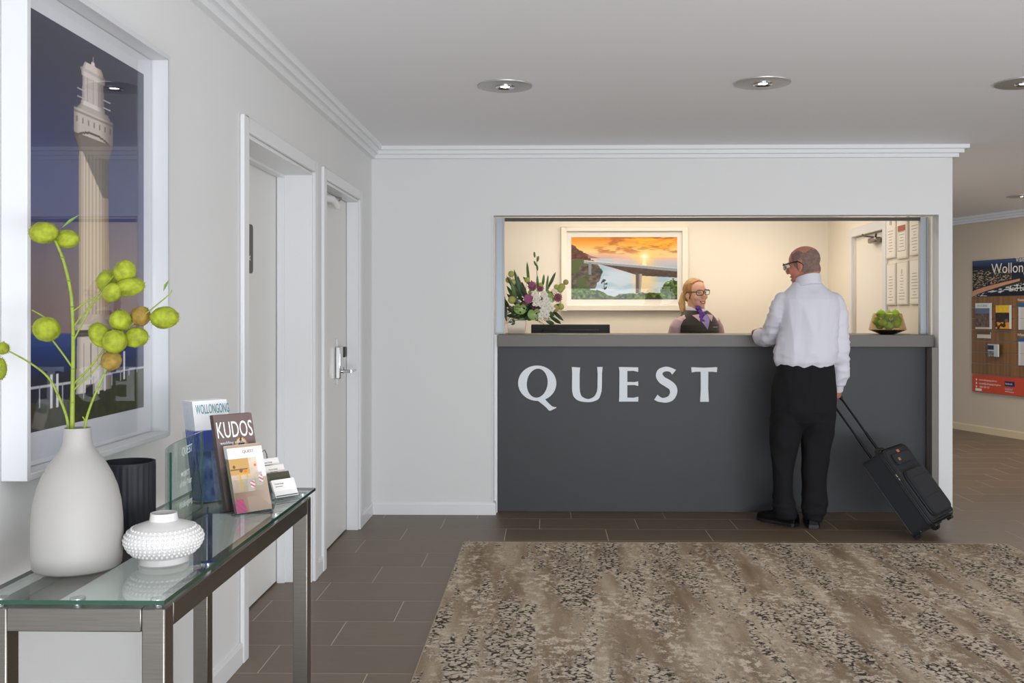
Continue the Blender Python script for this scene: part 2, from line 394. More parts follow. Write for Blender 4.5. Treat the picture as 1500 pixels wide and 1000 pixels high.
# office door
door3 = thing('door_3', (2.5, 7.7, 0)); door3['kind'] = 'structure'
b = MB(); b.box(2.482, 2.4995, OD[0]-.07, OD[0], 0, 2.0); b.box(2.482, 2.4995, OD[1], OD[1]+.08, 0, 2.0); b.box(2.482, 2.4995, OD[0], OD[1], 1.93, 2.0); b.build('architrave', TRIM, door3, bevel=.003)
MB().box(2.52, 2.56, OD[0]+.004, OD[1]-.004, .008, 1.925).build('door_leaf', mat('office_door', (240, 236, 226), .5), door3)
b = MB(); b.box(2.465, 2.518, 7.44, 7.62, 1.845, 1.885); b.build('door_closer', mat('satin_nickel', (140, 135, 125), .35, .9), door3, bevel=.012)
b = MB(); b.tube([(2.49, 7.55, 1.89), (2.44, 7.62, 1.905), (2.47, 7.75, 1.925)], .007, 8); b.tube([(2.49, 7.5, 1.89), (2.46, 7.40, 1.90)], .008, 8); b.build('closer_arm', DARKGREY, door3, smooth=50)
# shutter channels and opening trims
ALU = mat('satin_aluminium', (172, 178, 184), .4, .3, noise=.03, nscale=8, stretch=(30, 30, 1))
for nm, x0, x1 in (('trim_3', -.3545, -.292), ('trim_4', 2.449, 2.500)):
    b = MB(); b.box(x0, x1, 6.505, 6.53, 1.166, 1.94); q = (x1-x0)/3
    b.box(x0, x0+.008, 6.492, 6.505, 1.166, 1.94); b.box(x1-.008, x1, 6.492, 6.505, 1.166, 1.94); struct(b.build(nm, ALU, bevel=.001))
struct(MB().box(-.29, 2.448, 6.495, 6.535, 1.918, 1.9385).build('trim_5', DARKGREY))
LAM = mat('grey_laminate', (98, 93, 86), .42, noise=.03, nscale=3)
struct(MB().box(2.470, 2.5105, 6.352, 6.449, 0, 1.085).build('trim_6', mat('grey_upright', (120, 114, 106), .5)))
struct(MB().box(-.3555, -.3355, 6.42, 6.449, 0, 1.165).build('trim_8', TRIM))
struct(MB().box(OX0-.006, OX0-.0005, WY-.006, WY-.0005, 0, OZ+.006).build('trim_7', TRIM))

# ================================================================ reception counter
cnt = thing('reception_counter', (1.08, 6.6, 0), 'long dark charcoal reception counter with a grey laminate top', 'counter')
MB().box(-.335, 2.468, 6.452, 6.50, 0, 1.087).build('front_panel', mat('charcoal_panel', (48, 49, 52), .5, noise=.05, nscale=6, bump=.06, bscale=200), cnt, bevel=.002)
MB().prism([(-.333, 6.395), (2.498, 6.395), (2.498, 6.98), (-.333, 6.98)], 1.0875, 1.165).build('countertop', LAM, cnt, bevel=.002)
for x_ in (-.335, 1.05, 2.44): MB().box(x_, x_+.025, 6.50, 6.95, 0, 1.087).build('side_panel', LAM, cnt)
# lettering
sg = thing('wall_sign', (.6, 6.4515, .8), 'large white raised letters spelling QUEST on the dark counter front', 'sign')
def zp(x, y):  # lettering drawn on a 3.75x plan
    p = atY(720+x/3.75, 480+y/3.75, 6.445); return (p.x, p.z)
def stroke(pts, wid, n=1):
    L, R = [], []
    for i, p in enumerate(pts):
        a = Vector(pts[max(i-1, 0)]); c = Vector(pts[min(i+1, len(pts)-1)]); d = (c-a).normalized(); nn = Vector((-d.y, d.x)); w_ = wid[i]/2
        L.append((p[0]+nn.x*w_, p[1]+nn.y*w_)); R.append((p[0]-nn.x*w_, p[1]-nn.y*w_))
    return L+R[::-1]
def catmull(P, n=6):
    P = [np.array(p, float) for p in P]; out = []
    for i in range(len(P)-1):
        a = P[max(i-1, 0)]; b_ = P[i]; c = P[i+1]; d = P[min(i+2, len(P)-1)]
        for k in range(n):
            t = k/n; out.append(.5*((2*b_)+(c-a)*t+(2*a-5*b_+4*c-d)*t*t+(3*b_-a-3*c+d)*t**3))
    out.append(P[-1]); return [tuple(o) for o in out]
def ellp(cx, cy, rx, ry, n=48, rot=0):
    return [(cx+rx*math.cos(2*PI*k/n)*math.cos(rot)-ry*math.sin(2*PI*k/n)*math.sin(rot), cy+rx*math.cos(2*PI*k/n)*math.sin(rot)+ry*math.sin(2*PI*k/n)*math.cos(rot)) for k in range(n)]
def letter(polys, name='letter', par=None, dy=0):
    cu = bpy.data.curves.new('l', 'CURVE'); cu.dimensions = '2D'; cu.fill_mode = 'BOTH'; cu.extrude = .003
    for po in polys:
        q = [zp(*p) for p in po]; sp_ = cu.splines.new('POLY'); sp_.points.add(len(q)-1); sp_.use_cyclic_u = True
        for i, (x, z_) in enumerate(q): sp_.points[i].co = (x, z_, 0, 1)
    o = bpy.data.objects.new('l', cu); COL.objects.link(o); bpy.context.view_layer.update()
    me = bpy.data.meshes.new_from_object(o.evaluated_get(bpy.context.evaluated_depsgraph_get())); bpy.data.objects.remove(o)
    me.transform(Matrix.Translation((0, 6.448+dy, 0)) @ Matrix.Rotation(PI/2, 4, 'X')); return link(name, me, mat('sign_white', (226, 232, 236), .45), par or sg)
lq = letter([ellp(251, 304, 105, 97, rot=.05), ellp(251, 304, 57, 80, rot=.12)])
letter([catmull([(243, 393), (270, 412), (300, 437), (318, 455), (338, 448), (357, 437), (335, 432), (313, 413), (290, 388)], 3)], 'letter_tail', lq, -.0006)
letter([[(441, 215), (487, 218), (484, 250), (484, 330)]+catmull([(486, 352), (497, 377), (530, 391), (563, 378), (579, 350)], 5)+[(582, 330), (583, 250), (580, 215), (610, 215), (607, 250), (606, 325)]+catmull([(604, 350), (590, 388), (560, 404), (522, 408), (478, 400), (452, 378), (443, 350)], 5)+[(442, 325), (443, 250)]])
letter([[(700, 215), (806, 217), (806, 242), (780, 236), (746, 237), (746, 297), (785, 298), (806, 294), (806, 319), (785, 314), (746, 315), (746, 383), (780, 384), (807, 378), (806, 405), (700, 405), (702, 380), (703, 240)]])
S = catmull([(1003, 244), (985, 231), (957, 226), (929, 238), (922, 262), (938, 287), (968, 305), (995, 327), (1000, 356), (985, 385), (955, 397), (925, 394), (903, 381)], 5)
ws = np.interp(np.linspace(0, 1, len(S)), [0, .08, .2, .35, .5, .62, .75, .88, 1], [34, 24, 26, 40, 44, 42, 34, 24, 34])
letter([stroke(S, ws)])
letter([[(1097, 216), (1168, 219), (1240, 216), (1238, 244), (1215, 241), (1191, 241), (1190, 330), (1194, 406), (1146, 406), (1150, 330), (1149, 241), (1122, 241), (1100, 245)]])

# ================================================================ downlights
LENS = mat('lit_lens', (255, 244, 225), .5, emit=14); PLATE = mat('downlight_plate', (176, 176, 176), .35, .5)
wh = ['round recessed ceiling light nearest the left wall cornice', 'round recessed ceiling light in the middle, above the counter letters side', 'round recessed ceiling light at the right picture edge near the camera', 'small far recessed ceiling light near the angled taupe wall']
wh[1] = 'middle one of the three front recessed ceiling lights'
for i, (x, y) in enumerate(LIGHTS):
    t = thing('downlight', (x, y, CEIL), wh[i], 'ceiling light', 'recessed ceiling lights')
    r = .13
    MB().lathe([(.046, -.0005), (r, -.0005), (r-.001, -.0055), (r-.008, -.007), (.046, -.006)], 40, (x, y, CEIL)).build('trim_plate', PLATE, t, smooth=35)
    MB().lathe([(.022, -.001), (.045, -.001), (.045, -.010), (.040, -.012), (.030, -.006), (.022, -.005)], 32, (x, y, CEIL)).build('inner_ring', CHROME, t, smooth=35)
    MB().lathe([(0, -.0065), (.021, -.0065), (.021, -.003), (0, -.003)], 24, (x, y, CEIL)).build('lens', LENS, t)

# ================================================================ rug
def rug_mat():
    m = bpy.data.materials.new('distressed_rug'); m.use_nodes = True; nt = m.node_tree; N = nt.nodes; L = nt.links; b = N['Principled BSDF']
    b.inputs['Roughness'].default_value = .95; b.inputs['Specular IOR Level'].default_value = .1; b.inputs['Sheen Weight'].default_value = 0
    tc = N.new('ShaderNodeTexCoord')
    def noise(scale, st, det=4, rough=.6, off=(0, 0, 0)):
        mp = N.new('ShaderNodeMapping'); mp.inputs['Scale'].default_value = st; mp.inputs['Location'].default_value = off; L.new(tc.outputs['Object'], mp.inputs[0])
        n = N.new('ShaderNodeTexNoise'); n.inputs['Scale'].default_value = scale; n.inputs['Detail'].default_value = det; n.inputs['Roughness'].default_value = rough; L.new(mp.outputs[0], n.inputs['Vector']); return n.outputs[0]
    def ramp(v, stops):
        r = N.new('ShaderNodeValToRGB'); e = r.color_ramp.elements
        e[0].position, e[0].color = stops[0][0], (*stops[0][1], 1); e[1].position, e[1].color = stops[-1][0], (*stops[-1][1], 1)
        for p, c in stops[1:-1]: q = e.new(p); q.color = (*c, 1)
        L.new(v, r.inputs[0]); return r.outputs[0]
    def mix(f, a, c_):
        k = N.new('ShaderNodeMix'); k.data_type = 'RGBA'; L.new(f, k.inputs[0]); L.new(a, k.inputs[6])
        if isinstance(c_, tuple): k.inputs[7].default_value = (*c_, 1)
        else: L.new(c_, k.inputs[7])
        return k.outputs[2]
    def math_(op, a, b_):
        k = N.new('ShaderNodeMath'); k.operation = op
        for i, v in enumerate((a, b_)):
            if isinstance(v, (int, float)): k.inputs[i].default_value = v
            else: L.new(v, k.inputs[i])
        return k.outputs[0]
    B, W_ = (0, 0, 0), (1, 1, 1)
    # streak bands running along the rug, broken into patches
    streak = ramp(noise(1, (5.5, .7, 1), 3, .5), [(.40, lin((126, 108, 89))), (.5, lin((150, 133, 113))), (.60, lin((176, 161, 141)))])
    blotch = ramp(noise(26, (1.0, .9, 1), 6, .75, (3, 1, 0)), [(.5, B), (.54, W_)])
    zone = ramp(noise(1, (6, 1.7, 1), 4, .65, (9, 4, 0)), [(.44, B), (.56, W_)])
    pale = math_('MULTIPLY', blotch, zone)
    col = mix(pale, streak, lin((204, 193, 177)))
    z2 = ramp(noise(1, (7, 2.2, 1), 4, .7, (1, 7, 0)), [(.5, B), (.56, W_)])
    b2 = ramp(noise(40, (1.2, .8, 1), 4, .6, (5, 5, 0)), [(.5, B), (.56, W_)])
    col = mix(math_('MULTIPLY', z2, math_('MULTIPLY', b2, .7)), col, lin((142, 126, 108)))
    # dark crackle
    mp = N.new('ShaderNodeMapping'); mp.inputs['Scale'].default_value = (1, 1.15, 1)
    nz = N.new('ShaderNodeTexNoise'); nz.inputs['Scale'].default_value = 30; L.new(tc.outputs['Object'], nz.inputs['Vector'])
    ad = N.new('ShaderNodeVectorMath'); ad.operation = 'MULTIPLY_ADD'; ad.inputs[1].default_value = (.02, .02, 0); L.new(nz.outputs['Color'], ad.inputs[0]); L.new(tc.outputs['Object'], ad.inputs[2]); L.new(ad.outputs[0], mp.inputs[0])
    vo = N.new('ShaderNodeTexVoronoi'); vo.feature = 'DISTANCE_TO_EDGE'; vo.inputs['Scale'].default_value = 34; L.new(mp.outputs[0], vo.inputs['Vector'])
    crack = ramp(vo.outputs['Distance'], [(.11, W_), (.22, B)])
    gap = ramp(noise(45, (1, 1, 1), 3, .6, (2, 8, 0)), [(.42, B), (.52, W_)])
    zc = ramp(noise(1, (6.0, 1.0, 1), 5, .75, (14, 2, 0)), [(.48, B), (.54, W_)])
    f = math_('MULTIPLY', math_('MULTIPLY', crack, gap), zc)
    f = math_('MULTIPLY', f, .92)
    pal2 = mix(math_('MULTIPLY', zc, .65), col, lin((206, 194, 178)))
    col = mix(f, pal2, lin((30, 21, 15)))
    # fine fibre speckle
    sp_ = ramp(noise(260, (1, 1, 1), 2, .6), [(.3, (.78, .78, .78)), (.7, (1.12, 1.12, 1.12))])
    k = N.new('ShaderNodeMix'); k.data_type = 'RGBA'; k.blend_type = 'MULTIPLY'; k.inputs[0].default_value = 1; L.new(col, k.inputs[6]); L.new(sp_, k.inputs[7])
    L.new(k.outputs[2], b.inputs['Base Color'])
    bp = N.new('ShaderNodeBump'); bp.inputs['Strength'].default_value = .5; bp.inputs['Distance'].default_value = .004; L.new(noise(180, (1, 1, 1), 3), bp.inputs['Height']); L.new(bp.outputs[0], b.inputs['Normal'])
    return m
rug = thing('area_rug', (1.05, 3.4, 0), 'large beige and taupe distressed pattern rug lying on the brown tiles', 'rug')
MB().box(RX0, RX1, RY0, RY1, .0005, .009).build('rug_field', rug_mat(), rug, bevel=.003)
b = MB(); cc = [(RX0, RY0), (RX1, RY0), (RX1, RY1), (RX0, RY1)]
b.tube([(x, y, .006) for x, y in cc], .0045, 6, closed=True)
b.build('bound_edge', mat('rug_binding', (150, 138, 118), .9), rug)
# ================================================================ lighthouse picture on the left wall
FY0, FY1, FZ0, FZ1, FX = 2.036, 2.816, .949, 2.045, -1.093
pic = thing('framed_picture', (WX, 2.43, 1.0), 'tall white box framed lighthouse photograph on the left wall', 'picture')
FRM = mat('frame_white', (206, 207, 209), .4)
b = MB(); t = .014
b.box(WX+.001, FX, FY0, FY0+t, FZ0, FZ1); b.box(WX+.001, FX, FY1-t, FY1, FZ0, FZ1); b.box(WX+.001, FX, FY0+t, FY1-t, FZ0, FZ0+t); b.box(WX+.001, FX, FY0+t, FY1-t, FZ1-t, FZ1)
b.build('frame', FRM, pic, bevel=.0015)
PXX = -1.143
MB().box(WX+.001, PXX-.001, FY0+t+.001, FY1-t-.001, FZ0+t+.001, FZ1-t-.001).build('mount_board', mat('mat_board', (214, 215, 220), .7), pic)
def lighthouse(U, V):
    Y = 2.12+U*.628; Z = 1.038+V*.939
    c = mixc((104, 84, 96), (46, 58, 112), sst(1.26, 1.62, Z)); c = mixc(c, (28, 34, 62), sst(1.6, 1.95, Z))
    n = fbm(U, V, 3, 6, 4, 3); c = c*(.88+.24*n[:, None])
    sea = Z < 1.256; c[sea] = mixc((22, 34, 72), (28, 62, 132), sst(1.14, 1.256, Z))[sea]
    hill = Z < 1.165-.02*(Y-2.12)+0*Y; hh = (Z < 1.16) & (Y < 2.36); c[hh] = (34, 36, 52)
    lawn = Z < 1.098+sst(2.35, 2.75, Y)*.055+.004*np.sin(Y*30)
    g = mixc((34, 38, 16), (70, 72, 30), fbm(U, V, 40, 60, 3, 5)); g = mixc(g, (82, 62, 34), sst(2.3, 2.12, Y)*.5); c[lawn] = g[lawn]
    # tower
    cy = 2.447
    def body(z0, z1, h0, h1, col_l=(222, 210, 196), col_r=(128, 116, 108), flutes=0, cyy=cy):
        h_ = h0+(h1-h0)*(Z-z0)/(z1-z0); s_ = (Y-cyy)/h_; m_ = (Z >= z0) & (Z < z1) & (np.abs(s_) < 1)
        k = mixc(col_l, col_r, sst(.2, 1.0, s_)); k *= (1-.25*sst(-.7, -1, s_))[:, None]
        if flutes: k *= (.9+.1*np.cos(np.arcsin(np.clip(s_, -1, 1))*flutes))[:, None]
        c[m_] = k[m_]
    body(1.105, 1.245, .097, .090, flutes=0)
    for q in (-.62, -.2, .2, .6):
        m_ = (np.abs(Y-cy-q*.09) < .0022) & (Z > 1.11) & (Z < 1.228); c[m_] = (120, 112, 104)
    m_ = (np.abs(Y-cy-.025) < .07) & (Z < 1.125) & (Z > 1.105) & (Y < cy+.0); c[m_] = (30, 26, 32)
    body(1.245, 1.262, .088, .088, (84, 78, 72), (60, 56, 52)); body(1.262, 1.276, .100, .100, (226, 216, 202)); body(1.276, 1.30, .088, .082, (206, 190, 172))
    body(1.30, 1.715, .083, .080, (224, 206, 182), (150, 128, 108), flutes=26)
    sh = (Z > 1.60) & (Z < 1.715) & (np.abs(Y-cy) < .08) & ((Y-cy)*1.0 > -.08+(1.715-Z)*1.1); c[sh] = c[sh]*.55
    body(1.700, 1.74, .082, .104, (120, 108, 98), (96, 86, 80)); body(1.74, 1.80, .106, .106, (206, 196, 186), (120, 110, 106)); body(1.80, 1.815, .092, .075, (190, 180, 172))
    body(1.815, 1.895, .060, .056, (206, 196, 190), (122, 112, 108), cyy=cy-.006); body(1.815, 1.825, .066, .062, (230, 222, 214), (140, 130, 124), cyy=cy-.006); body(1.888, 1.897, .063, .063, (226, 216, 208), (150, 134, 124), cyy=cy-.006)
    body(1.897, 1.905, .067, .067, (200, 190, 182), (120, 104, 96), cyy=cy-.006); body(1.905, 1.922, .058, .046, (226, 216, 208), (176, 140, 120), cyy=cy-.006); body(1.922, 1.930, .012, .010, (232, 222, 214), (176, 140, 120), cyy=cy-.006); body(1.930, 1.944, .003, .002, (200, 190, 182), (150, 120, 110), cyy=cy-.006)
    for q in (-.03, 0., .03): m_ = (np.abs(Y-cy+.006-q) < .0018) & (Z > 1.826) & (Z < 1.887); c[m_] = c[m_]*.72
    m_ = (np.abs(Z-1.752+.022*((Y-cy)/.106)**2) < .003) & (np.abs(Y-cy) < .105); c[m_] = (88, 78, 70); m_ = (np.abs(Z-1.792) < .003) & (np.abs(Y-cy) < .106); c[m_] = c[m_]*.75
    for q in np.arange(-.09, .095, .03): m_ = (np.abs(Y-cy-q) < .004) & (Z > 1.768) & (Z < 1.782); c[m_] = c[m_]*.7
    for z_ in (1.83, 1.85):
        m_ = (np.abs(Z-z_) < .0018) & (np.abs(Y-cy) < .09) & (np.abs(Y-cy) > .05); c[m_] = (196, 190, 186)
    # white rail and posts
    m_ = (np.abs(Z-1.136-.014*sst(2.3, 2.7, Y)) < .0022); c[m_] = (196, 200, 206)
    for yy in np.arange(2.13, 2.75, .052):
        m_ = (np.abs(Y-yy) < .0022) & (Z > 1.09+sst(2.35, 2.75, yy)*.05) & (Z < 1.14+.012*sst(2.3, 2.7, yy)); c[m_] = (170, 176, 184)
    for yy in (2.235, 2.262, 2.47, 2.505, 2.62):
        zb = 1.085+sst(2.35, 2.75, yy)*.055; m_ = (np.abs(Y-yy) < .0055) & (Z > zb) & (Z < zb+.075); c[m_] = (224, 224, 228)
    return c
painted('print', (PXX, 2.12, 1.038), (0, .628, 0), (0, 0, .939), 230, 340, lighthouse, pic)
MB().box(PXX+.003, PXX+.005, FY0+t+.001, FY1-t-.001, FZ0+t+.001, FZ1-t-.001).build('glass_pane', sheet_glass('picture_glass', ior=1.45), pic)

# ================================================================ console table
TT = .80
table = thing('console_table', (-.84, 2.26, 0), 'narrow glass topped console table with brushed steel legs by the left wall', 'table')
TX0, TX1, TY0, TY1 = -1.012, -.671, 1.699, 2.812; ft_ = .008
EDGE = mat('glass_edge_green', (8, 60, 44), .15, spec=.7)
b = MB(); b.box(TX0, TX1, TY0, TY1, TT-.008, TT)
g = b.build('glass_top', [sheet_glass('table_glass', (.90, .95, .93), ior=1.6), EDGE], table)
for p in g.data.polygons:
    if abs(p.normal.z) < .5: p.material_index = 1
FX0, FX1, FY_0, FY_1, L = -1.005, -.680, 1.725, 2.795, .042
ftop = TT-.022
for x0, y0 in ((FX0, FY_0), (FX1-L, FY_0), (FX0, FY_1-L), (FX1-L, FY_1-L)):
    lg = MB().box(x0, x0+L, y0, y0+L, .006, ftop).build('leg', STEEL, table, bevel=.003)
    MB().box(x0+.002, x0+L-.002, y0+.002, y0+L-.002, 0, .006).build('foot', BLACK, lg)
for bx in ((FX0+L, FX1-L, FY_0, FY_0+L, ftop-L, ftop-.0002), (FX0+L, FX1-L, FY_1-L, FY_1, ftop-L, ftop-.0002), (FX0, FX0+L, FY_0+L, FY_1-L, ftop-L, ftop-.0002), (FX1-L, FX1, FY_0+L, FY_1-L, ftop-L, ftop-.0002)):
    MB().box(*bx).build('rail', STEEL, table, bevel=.002)
for x in (FX0+.02, FX1-.02):
    for y in (1.745, 1.95+.05, 2.5, 2.775): 
        MB().lathe([(0, 0), (.009, 0), (.009, .009), (.0135, .009), (.0135, .0137), (0, .0137)], 16, (x, y, ftop)).build('glass_pad', CHROME, table, smooth=40)
MB().lathe([(0, 0), (.009, 0), (.009, .009), (.0135, .009), (.0135, .0137), (0, .0137)], 16, (-.845, 1.745, ftop)).build('glass_pad', CHROME, table, smooth=40)

# ---- vases
zt = TT+.0004
def at_t(x, Y): p = atY(x, 500, Y); return p.x
VY = 1.925; VX = at_t(113.5, VY)
prof = [(0, 0), (.081, 0), (.0855, .004), (.088, .03), (.0885, .07), (.0875, .10), (.0845, .13), (.078, .158), (.068, .184), (.056, .206), (.044, .222), (.0345, .234), (.0295, .244), (.0275, .256), (.0265, .272), (.0262, .279), (.0235, .279), (.0235, .25), (.03, .235), (.05, .205), (.08, .13), (.082, .03), (0, .008)]
prof = [(r*.955, z*.985) for r, z in prof]
v = MB().lathe(prof, 64, (VX, VY, zt)).build('bottle_vase', mat('matte_grey_ceramic', (158, 155, 151), .55, noise=.03, nscale=5), None, smooth=50, origin=(VX, VY, zt))
tag(v, 'large matte grey bottle vase holding the green seed pod branches', 'vase')
BX, BY = at_t(187.5, 2.10), 2.10
b = MB(); n = 104; R = .0565; H = .182
rows = [0, .004, .008, H-.010, H-.004, H]; vs = []
for i, z_ in enumerate(rows):
    for k in range(n):
        a = 2*PI*k/n; r = R-(0 if (k % 4) in (1, 2) else .0022)
        if i == 0: r = R-.006
        if i == 5: r = R-.0008
        if i >= 4: r = R-.0005
        vs.append((BX+r*math.cos(a), BY+r*math.sin(a), zt+z_))
for z_, r in ((H, R-.004), (.006, R-.005)):
    for k in range(n): a = 2*PI*k/n; vs.append((BX+r*math.cos(a), BY+r*math.sin(a), zt+z_))
fs = [(i*n+k, i*n+(k+1) % n, (i+1)*n+(k+1) % n, (i+1)*n+k) for i in range(7) for k in range(n)]+[tuple(range(n)), tuple(range(7*n, 8*n))]
b.add(vs, fs); v = b.build('ribbed_vase', mat('black_ceramic', (30, 32, 38), .6, spec=.3), None, smooth=60, origin=(BX, BY, zt)); tag(v, 'black vertically ribbed cylinder vase behind the grey vase', 'vase')
HX, HY = at_t(240, 1.962), 1.962
hv = thing('hobnail_vase', (HX, HY, zt), 'squat white studded vase with a narrow neck at the table front', 'vase')
hp = [(0, 0), (.046, 0), (.048, .003), (.046, .012), (.045, .015), (.058, .024), (.070, .038), (.0755, .052), (.0745, .064), (.066, .078), (.050, .089), (.034, .095), (.0275, .098), (.026, .108), (.0255, .115), (.0225, .115), (.022, .105), (.03, .09), (.06, .07), (.068, .05), (.05, .02), (0, .01)]
hp = [(r*1.01, z*.87) for r, z in hp]
WC = mat('white_ceramic', (206, 204, 202), .32, spec=.5)
MB().lathe(hp, 48, (HX, HY, zt)).build('vase_body', WC, hv, smooth=50)
b = MB()
for j, (z_, r) in enumerate([(.026, .0600), (.034, .0672), (.042, .0715), (.050, .0745), (.058, .0752), (.066, .0728), (.074, .0680), (.081, .0606)]):
    nn = int(2*PI*r/.0092)
    for k in range(nn):
        a = 2*PI*(k+.5*(j % 2))/nn; b.ell((HX+r*math.cos(a), HY+r*math.sin(a), zt+z_*.87), .0035, None, 6, 4)
st = b.build('studs', WC, hv, smooth=180); st['kind'] = 'stuff'

# ---- balloon-pod branches
STEM = mat('pod_stem_green', (128, 144, 44), .6, noise=.2, nscale=60); POD = mat('seed_pod_green', (136, 146, 26), .75, noise=.4, nscale=75, bump=.9, bscale=90)
PODB = mat('seed_pod_brown', (142, 116, 46), .8, noise=.35, nscale=75, bump=.9, bscale=90); LEAF = mat('slim_leaf_green', (92, 130, 48), .5)
rr = random.Random(3)
def P(x, y, dy=0): return atY(x, y, VY+dy)
def podmesh(c, rx, rz, tilt, seed):
    b = MB(); n, m_ = 26, 16; vs = []; q = random.Random(seed)
    sp_ = [(q.random()*2*PI, q.uniform(.2, PI-.2)) for _ in range(60)]
    for i in range(m_+1):
        ph = PI*i/m_
        for k in range(n):
            t = 2*PI*k/n; r = 1+.035*math.cos(6*t+seed)+.03*math.sin(11*t+2*ph)*math.sin(ph)+q.uniform(-.012, .012)
            vs.append(Vector((rx*r*math.sin(ph)*math.cos(t), rx*.95*r*math.sin(ph)*math.sin(t), -rz*math.cos(ph)*(1+.02*math.cos(3*t)))))
    b.add(vs, [(i*n+k, i*n+(k+1) % n, (i+1)*n+(k+1) % n, (i+1)*n+k) for i in range(m_) for k in range(n)])
    for a, ph in sp_:   # soft bristles
        d = Vector((math.sin(ph)*math.cos(a), math.sin(ph)*math.sin(a), -math.cos(ph))); p = Vector((rx*d.x, rx*d.y, rz*d.z))
        e = p+d*.004; s_ = d.cross(Vector((.3, .5, .8))).normalized()*.0007; b.add([p+s_, p-s_, p+d.cross(s_), e], [(0, 1, 3), (1, 2, 3), (2, 0, 3)])
    b.xf(Matrix.Translation(c) @ Matrix.Rotation(tilt, 4, 'Y')); return b
K = VY/F
def branch(label, mains, pods, leaves, group='seed pod branches in the grey vase'):
    base = P(*mains[0][0]); t = thing('pod_branch', tuple(base), label, 'plant', group)
    b = MB()
    for path, r0, r1 in mains_iter(mains):
        pts = [P(*q) for q in path]; cs = [Vector(c) for c in catmull([tuple(p) for p in pts], 5)]
        b.tube(cs, list(np.linspace(r0, r1, len(cs))), 8)
        if r0 > .002:
            for c in cs[2::4]: b.ell(c, (r0*1.15, r0*1.15, .0012), None, 8, 4)
    b.build('stem', STEM, t, smooth=60)
    for i, (x, y, rx, ry, tilt, dy, br) in enumerate(pods):
        podmesh(P(x, y, dy), rx*K, ry*K, tilt, i+len(label)).build('seed_pod', PODB if br else POD, t, smooth=180)
    for (x0, y0, x1, y1, wd) in leaves:
        a, c = P(x0, y0), P(x1, y1, .01); d = (c-a); nn = d.cross(Vector((0, 1, 0))).normalized()*wd; mid = a+d*.5+Vector((0, -.004, 0))
        MB().add([a, mid+nn, c, mid-nn, mid+Vector((0, .001, 0))], [(0, 1, 4), (1, 2, 4), (2, 3, 4), (3, 0, 4)]).build('leaf', LEAF, t)
def mains_iter(ms):
    for m_ in ms:
        if isinstance(m_[-1], tuple) and len(m_[-1]) == 2 and isinstance(m_[-1][0], float): yield m_[:-1], m_[-1][0], m_[-1][1]
        else: yield m_, .0018, .0012
branch('tallest branch of round yellow green seed pods, rising from the grey vase', [
    [(106, 640), (106, 600), (107, 540), (107, 480), (104, 430), (94, 385), (81, 352), (.0048, .0026)],
    [(108, 498), (125, 465), (140, 437), (160, 412), (168, 402)], [(108, 478), (130, 450), (150, 432), (163, 415)], [(108, 455), (125, 443), (142, 434)],
    [(106, 538), (92, 518), (80, 502), (72, 492), (.002, .0018)], [(70, 468), (58, 460), (47, 454)],
    [(108, 562), (130, 540), (152, 512), (.0022, .0018)], [(109, 570), (135, 545), (158, 518), (.0018, .0014)],
    [(162, 505), (180, 485), (210, 462), (235, 442), (249, 430), (252, 424), (.0018, .001)]],
    [(64, 341, 16, 21, 1.5, 0, 0), (98, 350, 13.5, 18, 1.5, .02, 0), (157, 412, 15, 17, .2, .03, 0), (183, 398, 16, 17, .3, 0, 0), (190, 420, 13.5, 22, 1.4, -.01, 0), (165, 428, 13, 15, .8, -.02, 0),
     (68, 482, 19, 18, .3, -.01, 0), (176, 469, 15, 15, 0, -.015, 0), (206, 463, 14, 15, .5, .01, 1), (241, 465, 16, 21, 1.5, 0, 0), (147, 491, 15, 20, -.6, -.01, 0), (168, 500, 17, 17, .3, -.03, 0), (199, 494, 15, 18, 1.4, .0, 0)],
    [(90, 334, 117, 314, .003), (239, 427, 248, 409, .003)])
branch('arching branch of seed pods from the grey vase leaning to the left edge', [
    [(101, 640), (98, 612), (85, 578), (70, 552), (45, 532), (13, 514), (.0032, .0016)]], [(4, 510, 9, 9, 0, 0, 0), (1, 540, 8, 16, 0, 0, 0)], [])
branch('short branch with one brown seed pod from the grey vase', [
    [(122, 640), (127, 612), (135, 588), (146, 562), (156, 540), (.003, .0018)], [(126, 620), (123, 613), (121, 610)]], [(163, 528, 14, 15, .8, 0, 1)], [])

# ---- curved glass award
aw = thing('glass_award', (-.96, 2.33, zt), 'curved clear glass award plaque with etched white writing', 'award')
AH = .197
ay = [(250, 2.13), (245, 2.145), (243.5, 2.175), (247, 2.22), (256, 2.29), (268, 2.36), (282, 2.44), (296, 2.52)]
path = catmull([(at_t(x, y), y) for x, y in ay], 5)
th_ = .005; b = MB(); vs = []; n = len(path)
for i, p in enumerate(path):
    a = Vector(path[max(i-1, 0)]); c = Vector(path[min(i+1, n-1)]); d = (c-a).normalized(); nn = Vector((-d.y, d.x))*th_/2
    top = zt+AH*(1-.10*((i/n)**2)) if False else zt+AH
    for s_ in (-1, 1):
        for z_ in (zt, top): vs.append((p[0]+nn.x*s_, p[1]+nn.y*s_, z_))
fs = []
for i in range(n-1):
    q, r = 4*i, 4*i+4; fs += [(q, q+1, r+1, r), (q+2, r+2, r+3, q+3), (q+1, q+3, r+3, r+1), (q, r, r+2, q+2)]
fs += [(0, 2, 3, 1), (4*n-4, 4*n-3, 4*n-1, 4*n-2)]
b.add(vs, fs); g = b.build('glass_plaque', [sheet_glass('award_glass', (.88, .95, .92), ior=1.5, gain=.55), EDGE], aw)
for p in g.data.polygons:
    if abs(p.normal.z) > .5 or (p.index >= len(g.data.polygons)-2): p.material_index = 1
pa, pb = Vector((at_t(256, 2.29), 2.29)), Vector((at_t(292, 2.50), 2.50)); ang = math.atan2(pb.y-pa.y, pb.x-pa.x)
